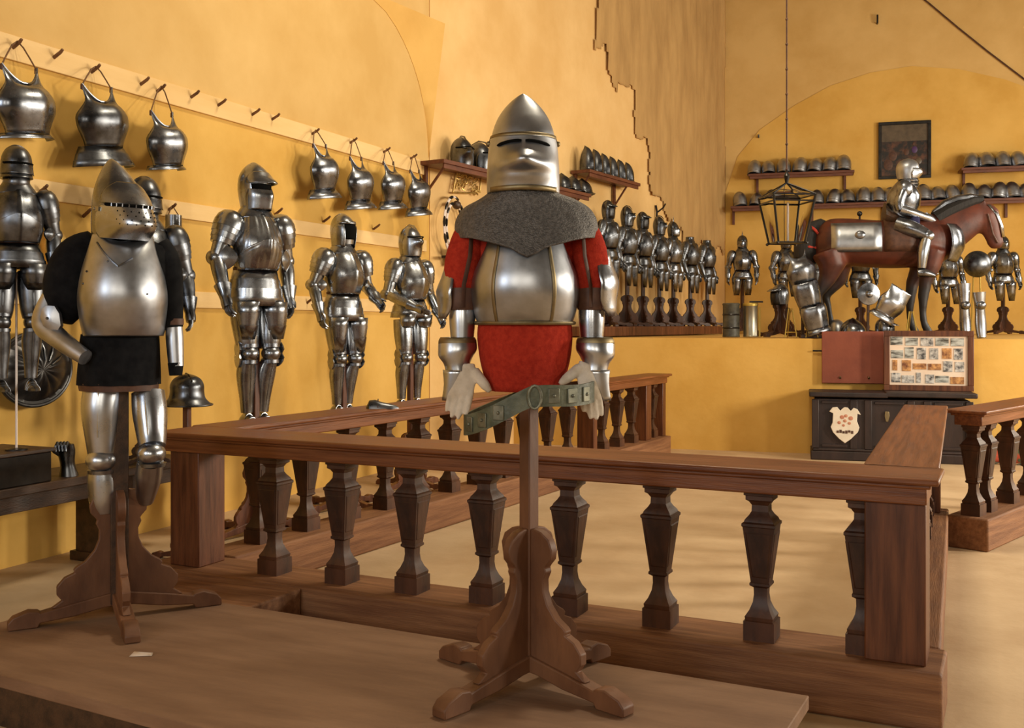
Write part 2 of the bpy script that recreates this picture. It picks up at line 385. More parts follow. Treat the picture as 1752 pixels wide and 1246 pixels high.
# end of the run beyond the passage
balustrade('free-standing end of the balustrade beyond the passage at far right', (.05, 7.45, 0), pi/2-math.radians(20), 2.4, .125,
           [.12, .34, .8, 1.25, 1.7, 2.1], [], beam_w=.27)
# wide base slab of the front run and low dais
mb = MB(); mb.box((-3.43, 3.985, BH/2-.002), (.96, .40, BH-.004), FR); o = mb.build('base_slab', 'worn_beam', bevel=.01)
tag(o, 'flat wooden slab in front of the left end of the balustrade', 'step')
D = thing('dais', 'low wooden dais under the two nearest armours', 'platform', (-2.1, 3.2, 0))
dp = [(-3.74, 3.83), (-2.95, 3.785), (-.475, 3.655), (-.56, 2.44), (-3.82, 2.74)]
dc = (-2.1, 3.2)
def dpoly(k, z0, z1):
    P = [((x-dc[0])*k, (y-dc[1])*k) for x, y in dp]; n = len(P); mb = MB()
    mb.add([(a, b, z0) for a, b in P]+[(a, b, z1) for a, b in P], [tuple(range(n)), tuple(range(n, 2*n))]+[(i, (i+1) % n, (i+1) % n+n, i+n) for i in range(n)]); return mb
dpoly(1, BH-.05, BH-.001).build('top_board', 'dais_wood', D, bevel=.004)
dpoly(.93, 0, BH-.05).build('plinth', 'dark_wood', D)
# ================================================================== stands
BR = [(0, .56), (.04, .56), (.07, .553), (.105, .53), (.12, .495), (.115, .462), (.095, .44), (.088, .43), (.093, .415), (.078, .385), (.077, .345), (.09, .30), (.118, .258), (.148, .235), (.155, .224), (.150, .212), (.182, .195), (.205, .16), (.205, .125), (.188, .098), (.222, .07), (0, .07)]
FT = [(0, .115), (.05, .108), (.20, .082), (.315, .058), (.32, .066), (.36, .072), (.42, .052), (.44, .030), (.44, 0), (.325, 0), (.315, .018), (.18, .030), (.06, .052), (0, .056)]
def stand(name, label, loc, rz, post_h, cross=pi/4, mat='stand_wood', k=1.0, group=None, post=.05, cat='stand', post_mat=None, wide=False):
    t_ = thing(name, label, cat, loc, rz, group)
    mb = MB(); mb.box((0, 0, post_h/2+.03), (post, post, post_h-.06), cross); mb.build('post', post_mat or mat, t_, bevel=.004)
    for i in range(4):
        M = Matrix.Rotation(cross+i*pi/2, 4, 'Z') @ Matrix.Scale(k, 4)
        mb = MB(M); mb.prism([(r*(1+.22*sstep(.45, .15, z)), z) for r, z in BR] if wide else BR, .034); mb.build('bracket', mat, t_, bevel=.004)
        mb = MB(M @ Matrix.Translation((0, 0, 0))); mb.prism(FT, .062); mb.build('foot', mat, t_, bevel=.006)
    return t_
# ================================================================== limb and plate shapes
def limb(pts, rad, n=14, sub=4, ell=1.0, M=None, ridge=0):
    rows = cat_rom([tuple(p)+(r,) for p, r in zip(pts, rad)], sub)
    mb = MB(M); mb.tube([r[:3] for r in rows], [r[3] for r in rows], n, True, ell, up=(0, 1, 0)); return mb
def breastplate(mb, W, H, depth, z0=0, neck=.10, waist=.80, cy=0, ridge=.0, arm=.55, n=22, m=18, flare=0):
    """one-piece breast: z0 waist, H to the shoulder tips; W half width at its widest"""
    R = []
    for i in range(m+1):
        t_ = i/m
        half = W*(waist+(1-waist)*sstep(0, .38, t_)) if t_ < .45 else W*(1-(1-arm)*sstep(.45, .80, t_)+.02*sstep(.9, 1, t_))
        amax = 88-28*sstep(.45, .8, t_)
        dep = depth*(.66+.34*sstep(-.1, .42, t_))*(1-.62*sstep(.5, 1.05, t_))
        ring = []
        for j in range(n+1):
            s_ = 2*j/n-1; a = math.radians(amax)*s_
            x = half*math.sin(a)/math.sin(math.radians(amax)); y = -dep*(math.cos(a)-math.cos(math.radians(amax))*.35)-ridge*gauss(s_, .14)*(1-t_*.6)
            z = z0+H*t_-neck*(1-abs(s_)**2.2)*sstep(.62, 1, t_)
            ring.append((x, cy+y, z))
        R.append(ring)
    mb.loft(R, False); return mb
def lames(mb, rows, k, over=.006, n=26, flute=None):
    """overlapping hoops between the given rows, each proud of the next"""
    R = []
    for i in range(k):
        for q in (0, 1):
            t_ = (i+q)/k*(len(rows)-1); a = int(min(t_, len(rows)-2)); fr = t_-a
            r = [x+(y-x)*fr for x, y in zip(rows[a], rows[a+1])]
            r[3] += over*(1-q); r[4] += over*(1-q); r[5] += over*(1-q); r[0] -= .002*(1-q); R.append(tuple(r))
    shell(mb, R, n, 1, flute); return mb
def hand(mb, wrist, d, side, size=1.0, curl=.25, spread=.1, palm_n=None):
    """glove: palm and five fingers; d the pointing direction, side the thumb's direction"""
    w = Vector(wrist); d = Vector(d).normalized(); s_ = Vector(side).normalized(); nrm = d.cross(s_).normalized()
    if palm_n is not None and nrm.dot(Vector(palm_n)) < 0: nrm = -nrm
    P = []
    for l, hw, ht in ((0, .026, .017), (.03, .034, .018), (.06, .040, .017), (.088, .039, .014), (.098, .030, .010)):
        c = w+d*l*size; ring = []
        for j in range(12):
            a = 2*pi*j/12; ring.append(c+s_*math.cos(a)*hw*size+nrm*math.sin(a)*ht*size)
        P.append(ring)
    mb.loft(P)
    for i, (o, L, r) in enumerate(((.030, .072, .0100), (.010, .084, .0104), (-.010, .078, .0100), (-.029, .060, .0088))):
        b = w+d*.080*size+s_*o*size; dr = (d+s_*spread*(1.5-i)*.5).normalized()
        pts = []; cur = b.copy(); ang = 0
        for kf in (0, .45, .75, 1.0):
            pts.append(b+dr*L*kf*size+nrm*(curl*L*kf*kf)*size)
        mb.tube(pts, [r*size, r*size*1.04, r*size*.95, r*size*.55], 8)
    b = w+d*.022*size+s_*.026*size; dr = (d*.72+s_*.70).normalized()
    mb.tube([b, b+dr*.028*size+nrm*.004, b+dr*.056*size+nrm*.008, b+dr*.078*size+nrm*.010], [.0175*size, .0165*size, .0150*size, .008*size], 8)
    return mb
# ================================================================== armour in the centre (red sleeves and skirt)
def main_armour():
    d = 3.65; s_ = d/F
    b = at_d(905, 1170, d); base = Vector((b.x, b.y, BH))
    stand('armour_stand', 'carved wooden stand with scrolled feet under the central red armour', base, TH+math.radians(2), 1.12, wide=True)
    t_ = thing('armour', 'armour with pointed helmet, mail collar, red skirt and pale gloves in the centre', 'armour', base, TH)
    X = lambda x: (x-905)*s_
    Z = lambda y: (EYE-BH)+(HY-y)*s_
    zb = Z(331); hx = X(895)
    # helmet: tall pointed skull
    mb = MB()
    shell(mb, [(zb-.006, hx, 0, .124, .126, .128), (zb+.06, hx, .0, .121, .122, .130), (zb+.13, hx, .002, .118, .118, .130), (zb+.20, hx, .004, .113, .112, .124), (zb+.25, hx, .010, .099, .095, .110), (zb+.29, hx, .016, .078, .070, .088), (zb+.325, hx, .022, .050, .043, .056), (zb+.350, hx, .027, .022, .018, .024), (zb+.362, hx, .029, .003, .003, .003)], 40, 4, cap=True)
    H = mb.build('helmet', 'brushed_steel', t_, sharp=60)
    def snout(a, z):
        q = z-zb
        return .052*gauss(a, 44)*gauss(q-.085, .052)+.030*gauss(a, 11)*gauss(q-.100, .030)-.012*gauss(a, 26)*gauss(q-.058, .012)
    mb = MB(); shell(mb, [(zb-.004, hx, 0, .131, .136, .1, -78, 78), (zb+.03, hx, 0, .130, .134, .1, -82, 82), (zb+.07, hx, 0, .128, .131, .1, -84, 84), (zb+.11, hx, 0, .126, .128, .1, -84, 84), (zb+.15, hx, 0, .124, .125, .1, -82, 82), (zb+.188, hx, 0, .120, .120, .1, -76, 76)], 44, 6, bump=snout)
    vis = mb.build('visor', 'brushed_steel', H, solid=.004, sharp=60)
    for sg in (-1, 1):                           # two arched eye slits
        mb = MB(); P = []
        for k in range(9):
            a = sg*(3+41*k/8); q = .170-.016*(k/8)**1.8-.004*(1-k/8); r = .128+snout(a, zb+q)*.9
            P.append((hx+r*math.sin(math.radians(a)), -r*math.cos(math.radians(a))*1.0, zb+q))
        mb.tube(P, [.004]+[.0055]*7+[.003], 6); mb.build('eye_slit', 'gap_black', vis)
    mb = MB(); shell(mb, [(zb+.187, hx, .003, .121, .121, .131, -96, 96), (zb+.200, hx, .004, .1185, .1185, .1285, -96, 96)], 40, 2); mb.build('brow_band', 'brass', H, solid=.004)
    mb = MB(); shell(mb, [(zb-.006, hx, 0, .1345, .1405, .1, -60, 60), (zb+.012, hx, 0, .134, .1395, .1, -60, 60)], 30, 2, bump=snout); mb.build('lower_band', 'brass', vis, solid=.004)
    for a in (-88, 88):
        mb = MB(); mb.ball((hx+.122*math.sin(math.radians(a)), -.122*math.cos(math.radians(a)), zb+.175), .011); mb.build('pivot', 'brass', H)
    # mail collar
    cx = X(901)
    def drop(a, z):
        w = 1-sstep(Z(408), Z(372), z)
        return -w*(.045*gauss(a, 38)+.028*gauss(a, 9)+.012*abs(math.sin(math.radians(a*6)))*0)
    mb = MB(); shell(mb, [(Z(322), hx, 0, .105, .11, .11), (Z(333), hx, 0, .128, .128, .125), (Z(343), cx, 0, .172, .135, .135), (Z(356), cx, .005, .222, .142, .14), (Z(375), cx, .01, .249, .158, .15), (Z(395), cx, .01, .256, .188, .155), (Z(409), cx, .01, .250, .212, .158)], 56, 4, dz=drop, bump=lambda a, z: .003*math.sin(a*.35+z*30)+.0025*math.sin(a*.9))
    mb.build('mail_collar', 'mail', t_, solid=.008, sharp=80)
    # torso, breast plate with brass strips
    bx_ = X(898)
    mb = MB(); shell(mb, [(Z(655), bx_, .02, .115, .08, .08), (Z(560), bx_, .02, .15, .10, .10), (Z(480), bx_, .02, .165, .115, .11), (Z(400), bx_, .02, .19, .11, .10), (Z(345), cx, .01, .14, .10, .10)], 28, 3, cap=True); mb.build('doublet', 'red_cloth', t_)
    prof = [(Z(553), bx_, .0, .170, .155, .1, -92, 92), (Z(535), bx_, 0, .182, .175, .1, -94, 94), (Z(505), bx_, 0, .193, .196, .1, -92, 92), (Z(480), bx_, 0, .190, .198, .1, -86, 86), (Z(455), bx_, 0, .176, .186, .1, -72, 72), (Z(430), bx_, 0, .162, .168, .1, -60, 60), (Z(405), bx_, .01, .150, .150, .1, -56, 56)]
    mb = MB(); shell(mb, prof, 44, 5, pw=2.15); BP = mb.build('breastplate', 'brushed_steel', t_, solid=.006, sharp=60)
    for ang0 in (-33, 29):
        rows = [(z, c, y, rx+.003, rf+.003, rb, ang0-1.9, ang0+1.9) for (z, c, y, rx, rf, rb, a0, a1) in prof]
        mb = MB(); shell(mb, rows, 3, 5, pw=2.15); mb.build('brass_strip', 'brass', BP, solid=.003)
    mb = MB(); mb.tube([(bx_+.176*math.sin(math.radians(a)), -.161*math.cos(math.radians(a)), Z(553)) for a in range(-84, 85, 8)], .007, 8); mb.build('waist_rim', 'brass', BP)
    # red skirt
    mb = MB(); shell(mb, [(Z(550), bx_, .0, .166, .140, .13), (Z(580), bx_, 0, .170, .146, .135), (Z(620), bx_, 0, .158, .140, .13), (Z(668), bx_, 0, .128, .115, .11)], 40, 4, bump=lambda a, z: .004*math.sin(a*.22)*sstep(Z(570), Z(660), z), cap=True); mb.build('skirt', 'red_cloth', t_, sharp=80)
    # belt hanging askew
    def bz(a): return Z(680)+.030*math.sin(math.radians(a))-.004-.060*max(0, -math.sin(math.radians(a)))+.022*gauss(a-2, 30)
    R = []
    for j in range(60):
        a = -180+6*j; ca, sa = math.cos(math.radians(a)), math.sin(math.radians(a))
        o_ = (X(905)+.232*sa, -.03-(.215 if ca > 0 else .13)*ca); i_ = (X(905)+.224*sa, -.03-(.207 if ca > 0 else .123)*ca); z = bz(a)
        R.append([(o_[0], o_[1], z-.036), (o_[0], o_[1], z+.036), (i_[0], i_[1], z+.036), (i_[0], i_[1], z-.036)])
    R.append(R[0]); mb = MB(); mb.loft(R, True, False, False); BL = mb.build('belt', 'belt_leather', t_)
    for a in (-62, -44, -27, 20, 38, 56):
        ca, sa = math.cos(math.radians(a)), math.sin(math.radians(a))
        mb = MB(Matrix.Translation((X(905)+.233*sa, -.03-.216*ca, bz(a))) @ Matrix.Rotation(math.radians(a), 4, 'Z')); mb.box((0, 0, 0), (.040, .006, .050)); mb.ball((0, -.004, 0), .006, 8, 6); mb.build('belt_mount', 'belt_metal', BL, bevel=.003)
    mb = MB(Matrix.Translation((X(912), -.247, bz(0))) @ Matrix.Rotation(pi/2, 4, 'X'))
    mb.tube([(.022*math.cos(q*pi/8), .038*math.sin(q*pi/8), 0) for q in range(16)], .0055, 8, closed=True); mb.build('buckle', 'belt_metal', BL)
    # arms
    for sg, xs, xe, xw, xg in ((-1, 800, 789, 791, 783), (1, 1004, 1014, 1012, 1018)):
        mb = limb([(X(xs-sg*10), .01, Z(380)), (X(xs-sg*4), .0, Z(405)), (X((xs+xe)/2+sg*2), .0, Z(450)), (X(xe), .01, Z(500)), (X(xe), .0, Z(532))], [.040, .060, .066, .061, .050], 18, 5)
        SL = mb.build('sleeve', 'red_cloth', t_, sharp=70)
        mb = MB(); x0 = X(xs-sg*8); mb.tube([(x0, -.060, Z(402)), (x0+sg*.004, -.078, Z(440)), (X(xe-sg*6), -.068, Z(490)), (X(xe-sg*5), -.058, Z(526))], .010, 6, ell=.4); mb.build('sleeve_strap', 'strap_leather', SL)
        mb = limb([(X(xe), .005, Z(497)), (X(xe), .0, Z(518)), (X(xe), 0, Z(530))], [.0645, .060, .054], 18, 3); mb.build('sleeve_cuff', 'strap_leather', SL)
        # elbow plate standing out on the outer side
        mb = MB(Matrix.Translation((X(xe)+sg*.066, -.01, Z(500 if sg < 0 else 484))) @ Matrix.Rotation(sg*math.radians(-6), 4, 'Y') @ Matrix.Scale(1.0 if sg < 0 else 1.25, 4) @ Matrix.Rotation(-sg*math.radians(25), 4, 'Z'))
        R = []
        for i in range(9):
            t2 = i/8; z = -.095+.19*t2; w = .070*math.sin(pi*min(1, max(.08, t2*.92+.06)))**.6
            R.append([(sg*(.024*math.cos(a)-.022)*(1 if i not in (0, 8) else .6)+sg*.012*gauss(t2-.5, .18), -w*math.sin(a), z) for a in [(-80+20*j)*pi/180 for j in range(9)]])
        mb.loft(R, False); mb.build('elbow_plate', 'steel', t_, solid=.004)
        mb = limb([(X(xw), 0, Z(518)), (X(xw), -.004, Z(545)), (X(xw), -.008, Z(575)), (X(xw), -.01, Z(592))], [.046, .047, .042, .039], 20, 4); VB = mb.build('vambrace', 'steel', t_)
        mb = limb([(X(xw)+sg*.002, -.004, Z(521)), (X(xw)+sg*.002, -.004, Z(526))], [.0485, .0485], 20, 1); mb.build('vambrace_rim', 'brass', VB)
        # gauntlet: bell cuff and hand plate
        cxg = X(xg)
        mb = MB(); shell(mb, [(Z(577), cxg, -.01, .058, .055, .055), (Z(584), cxg, -.01, .067, .063, .06), (Z(598), cxg, -.012, .069, .068, .058), (Z(610), cxg+sg*.006, -.015, .061, .062, .05), (Z(622), cxg+sg*.002, -.02, .047, .052, .04), (Z(634), cxg-sg*.002, -.026, .044, .046, .034)], 28, 4); GA = mb.build('gauntlet', 'steel', t_, solid=.004)
        mb = MB(); shell(mb, [(Z(577), cxg, -.01, .061, .058, .058), (Z(582), cxg, -.01, .067, .063, .061), (Z(588), cxg, -.01, .0685, .065, .063)], 28, 2); mb.build('cuff_rim', 'brass', GA, solid=.003)
        mb = MB(); shell(mb, [(Z(632), cxg+sg*.004, -.03, .047, .040, .03, -80, 80), (Z(656), cxg+sg*.006, -.03, .046, .036, .03, -60 if sg < 0 else -10, 10 if sg < 0 else 60), (Z(684), cxg+sg*.012, -.028, .044, .030, .03, -72 if sg < 0 else 20, -20 if sg < 0 else 72)], 14, 3); mb.build('hand_plate', 'steel', GA, solid=.004)
        wr = (X(799 if sg < 0 else 1003), -.046, Z(622)); dr = (-.20 if sg < 0 else .10, -.10, -1); th = (-sg*1.0, -.12, .05 if sg < 0 else .45)
        mb = MB(); hand(mb, wr, dr, th, 1.22, .12, .0, (0, -1, 0)); mb.build('glove', 'glove_leather', GA, remesh=.0042)
main_armour()
# ================================================================== armour at the left (black sleeves, snouted visor)
def left_armour():
    d = 4.5; s_ = d/F; b = at_d(203, 1052, d); base = Vector((b.x, b.y, BH))
    stand('armour_stand', 'carved wooden stand with dark post under the black-sleeved armour at left', base, TH, 1.13, cross=math.radians(28), k=1.0, post=.075, post_mat='dark_wood', wide=True)
    t_ = thing('armour', 'armour with snouted pointed helmet, black sleeves, black skirt and steel legs at left', 'armour', base, TH)
    X = lambda x: (x-203)*s_
    Z = lambda y: (EYE-BH)+(HY-y)*s_
    # helmet, looking down to the right
    zb = Z(408)
    HM = Matrix.Translation((X(206), -.01, zb)) @ Matrix.Rotation(math.radians(47), 4, 'Z') @ Matrix.Rotation(math.radians(6), 4, 'X')
    mb = MB(HM)
    shell(mb, [(0, 0, 0, .108, .128, .142), (.06, 0, 0, .114, .130, .145), (.12, 0, .0, .115, .126, .143), (.17, 0, .012, .110, .118, .130), (.22, 0, .036, .094, .100, .104), (.265, 0, .062, .070, .076, .078), (.305, 0, .086, .045, .050, .050), (.335, 0, .104, .020, .022, .022), (.347, 0, .112, .003, .003, .003)], 40, 4, cap=True)
    H = mb.build('helmet', 'old_steel', t_, sharp=60)
    def sn(a, z): return .105*gauss(a, 36)*(gauss(z-.066, .075) if z < .066 else gauss(z-.066, .085))+.012*gauss(a, 40)*gauss(z-.150, .03)
    mb = MB(HM); shell(mb, [(-.002, 0, 0, .116, .132, .1, -72, 72), (.02, 0, 0, .119, .134, .1, -80, 80), (.05, 0, 0, .121, .136, .1, -84, 84), (.08, 0, 0, .122, .137, .1, -84, 84), (.11, 0, 0, .121, .136, .1, -80, 80), (.137, 0, 0, .119, .133, .1, -70, 70)], 44, 6, bump=sn)
    V = mb.build('visor', 'steel', H, solid=.004, sharp=60)
    mb = MB(HM); shell(mb, [(.148, 0, 0, .119, .134, .1, -72, 72), (.18, 0, .004, .114, .124, .1, -72, 72), (.215, 0, .020, .101, .106, .1, -60, 60), (.245, 0, .036, .088, .088, .1, -30, 30)], 30, 5, bump=lambda a, z: sn(a, z)+.002); mb.build('brow_plate', 'old_steel', H, solid=.004)
    mb = MB(HM); P = []
    for k in range(17):
        a = -58+116*k/16; r = .135+sn(a, .137)*.86; P.append((r*.9*math.sin(math.radians(a)), -r*math.cos(math.radians(a)), .143))
    mb.tube(P, .007, 6); mb.build('eye_slit', 'gap_black', V)
    for k in range(11):
        a = -44+88*k/10; r = .137+sn(a, .137)*.90
        mb = MB(HM @ Matrix.Translation((r*.9*math.sin(math.radians(a)), -r*math.cos(math.radians(a)), .143)) @ Matrix.Rotation(math.radians(a), 4, 'Z')); mb.box((0, -.002, -.001), (.0045, .006, .013)); mb.build('slit_tooth', 'steel', V)
    mb = MB(HM)
    for zi, z in enumerate((.118, .10, .082, .064)):
        for k in range(7):
            a = -34+64*(k+.5*(zi % 2))/7
            r = .1365+sn(a, z); mb.ball((r*.888*math.sin(math.radians(a)), -(r+.001)*math.cos(math.radians(a)), z), .0034, 6, 4)
    mb.build('breath_holes', 'gap_black', V)
    for a in (-86, 86):
        mb = MB(HM); mb.box((.118*math.sin(math.radians(a)), -.03, .12), (.012, .035, .018)); mb.ball((.122*math.sin(math.radians(a)), -.01, .12), .008, 8, 6); mb.build('hinge', 'tin', H)
    # neck and torso under black cloth
    mb = MB(); shell(mb, [(Z(662), X(202), .02, .150, .10, .10), (Z(575), X(203), .02, .165, .11, .11), (Z(500), X(215), .02, .175, .12, .12), (Z(430), X(215), .03, .19, .10, .10), (Z(415), X(212), .02, .14, .10, .10), (Z(404), X(210), .0, .09, .09, .09), (Z(390), X(209), 0, .085, .085, .085)], 28, 3, cap=True); mb.build('doublet', 'black_cloth', t_)
    TM = Matrix.Translation((X(213), -.005, 0)) @ Matrix.Rotation(math.radians(14), 4, 'Z')
    prof = [(Z(575), 0, 0, .166, .150, .1, -92, 92), (Z(555), 0, 0, .178, .180, .1, -94, 94), (Z(525), 0, 0, .188, .212, .1, -94, 94), (Z(500), 0, 0, .188, .220, .1, -90, 90), (Z(470), 0, 0, .176, .205, .1, -76, 76), (Z(440), 0, 0, .160, .172, .1, -66, 66), (Z(416), 0, .01, .148, .138, .1, -62, 62), (Z(404), 0, .015, .142, .122, .1, -60, 60)]
    mb = MB(TM); shell(mb, prof, 48, 5, pw=2.1, dz=lambda a, z: -.030*gauss(a, 24)*sstep(Z(425), Z(404), z)); BP = mb.build('breastplate', 'brushed_steel', t_, solid=.006, sharp=60)
    # stop-rib in a V on the chest, and rivets
    def on(a, z, off=.004):
        rr = None
        for r0, r1 in zip(prof, prof[1:]):
            if min(r0[0], r1[0]) <= z <= max(r0[0], r1[0]):
                k = (z-r0[0])/(r1[0]-r0[0]); rr = [p+(q_-p)*k for p, q_ in zip(r0, r1)]
        a = math.radians(a); e = 2/2.1; sa, ca = math.sin(a), math.cos(a)
        return ((rr[3]+off)*math.copysign(abs(sa)**e, sa), rr[2]-(rr[4]+off)*abs(ca)**e, z)
    mb = MB(TM); mb.tube([on(-38+38*k/8, Z(419)-(Z(419)-Z(460))*(k/8), .003) for k in range(9)]+[on(18*k/4, Z(460)+(Z(446)-Z(460))*k/4, .003) for k in range(1, 5)], .0045, 6); mb.build('stop_rib', 'dark_steel', BP)
    for a, y in ((-48, 468), (-52, 488), (36, 505), (-14, 452)):
        mb = MB(TM); mb.ball(on(a, Z(y), .001), .005, 8, 6); mb.build('rivet', 'dark_steel', BP)
    # black skirt with brown hem
    mb = MB(); shell(mb, [(Z(572), X(203), .02, .166, .140, .13), (Z(600), X(202), .02, .172, .150, .14), (Z(658), X(200), .02, .176, .155, .15)], 36, 4, bump=lambda a, z: .006*math.sin(a*.2)*sstep(Z(590), Z(658), z), cap=True); SK = mb.build('skirt', 'black_cloth', t_, sharp=80)
    mb = MB(); shell(mb, [(Z(655), X(200), .02, .172, .150, .145), (Z(668), X(201), .02, .168, .146, .14)], 36, 2, cap=True); mb.build('skirt_hem', 'strap_leather', SK)
    # viewer's left arm: padded sleeve, bent forearm
    mb = limb([(X(163), .03, Z(416)), (X(136), .02, Z(440)), (X(118), .01, Z(480)), (X(112), 0, Z(520)), (X(106), -.02, Z(548))], [.070, .105, .108, .090, .055], 22, 5); mb.build('sleeve', 'black_cloth', t_, sharp=80)
    mb = limb([(X(90), -.02, Z(505)), (X(84), -.03, Z(535)), (X(86), -.05, Z(556)), (X(106), -.08, Z(572)), (X(140), -.125, Z(592)), (X(172), -.16, Z(610))], [.034, .050, .052, .046, .040, .034], 20, 5); VB = mb.build('vambrace', 'brushed_steel', t_)
    mb = MB(Matrix.Translation((X(106), -.115, Z(546))) @ Matrix.Rotation(math.radians(-14), 4, 'Y'))
    hx_ = [(.0, .062), (.034, .050), (.046, .012), (.040, -.040), (.022, -.058), (-.006, -.052), (-.036, -.024), (-.040, .018), (-.024, .052)]
    mb.loft([[(a*1.0, .018, b) for a, b in hx_], [(a*.96, -.004, b*.96) for a, b in hx_], [(a*.3, -.016, b*.3) for a, b in hx_]]); EP = mb.build('elbow_plate', 'brushed_steel', VB)
    mb = MB(); mb.ball((X(104), -.134, Z(545)), .006, 8, 6); mb.build('rivet', 'dark_steel', EP)
    # viewer's right arm, hanging
    mb = limb([(X(262), .04, Z(420)), (X(279), .05, Z(450)), (X(286), .05, Z(500)), (X(290), .05, Z(560))], [.060, .062, .052, .042], 18, 5); mb.build('sleeve', 'black_cloth', t_, sharp=80)
    mb = limb([(X(291), .05, Z(553)), (X(293), .045, Z(580)), (X(295), .04, Z(605)), (X(297), .035, Z(628))], [.036, .038, .036, .033], 18, 4); VB = mb.build('vambrace', 'brushed_steel', t_)
    mb = limb([(X(291), .05, Z(545)), (X(291), .05, Z(556))], [.043, .043], 18, 1); mb.build('arm_strap', 'strap_leather', VB)
    mb = limb([(X(296), .035, Z(622)), (X(297), .03, Z(643))], [.034, .028], 14, 2); mb.build('cuff', 'black_cloth', VB)
    # legs
    for pts, rad, knee, kr, low, lr in (
        ([(X(178), 0, Z(668)), (X(176), -.01, Z(700)), (X(178), -.015, Z(745)), (X(179), -.02, Z(775))], [.086, .087, .074, .062], (X(179), -.035, Z(786)), .066, [(X(178), -.01, Z(796)), (X(179), .0, Z(820)), (X(180), .0, Z(855)), (X(181), 0, Z(877))], [.060, .072, .068, .052]),
        ([(X(249), .03, Z(672)), (X(255), .01, Z(705)), (X(262), -.02, Z(742)), (X(267), -.045, Z(762))], [.070, .074, .064, .056], (X(268), -.065, Z(773)), .060, [(X(264), -.05, Z(786)), (X(256), -.01, Z(812)), (X(247), .03, Z(838)), (X(239), .06, Z(860))], [.055, .057, .048, .039])):
        mb = limb(pts, rad, 22, 5); C = mb.build('cuisse', 'steel', t_)
        mb = MB(); a, b_ = Vector(pts[0]), Vector(pts[2]); mb.tube([a+Vector((.01, -rad[0]+.003, 0)), (a+b_)/2+Vector((.01, -rad[1]+.004, 0)), b_+Vector((.008, -rad[2]+.003, 0))], .005, 6); mb.build('ridge', 'steel', C)
        mb = MB(); mb.ball(knee, (kr, kr*1.05, kr*.82), 20, 12); P_ = mb.build('knee_plate', 'steel', t_)
        mb = limb([Vector(knee)+Vector((0, .015, -.042)), Vector(knee)+Vector((0, .015, -.058))], [kr*.98, kr*.93], 20, 2); mb.build('knee_lame', 'old_steel', P_)
        mb = limb(low, lr, 22, 5); mb.build('greave', 'steel', t_)
left_armour()
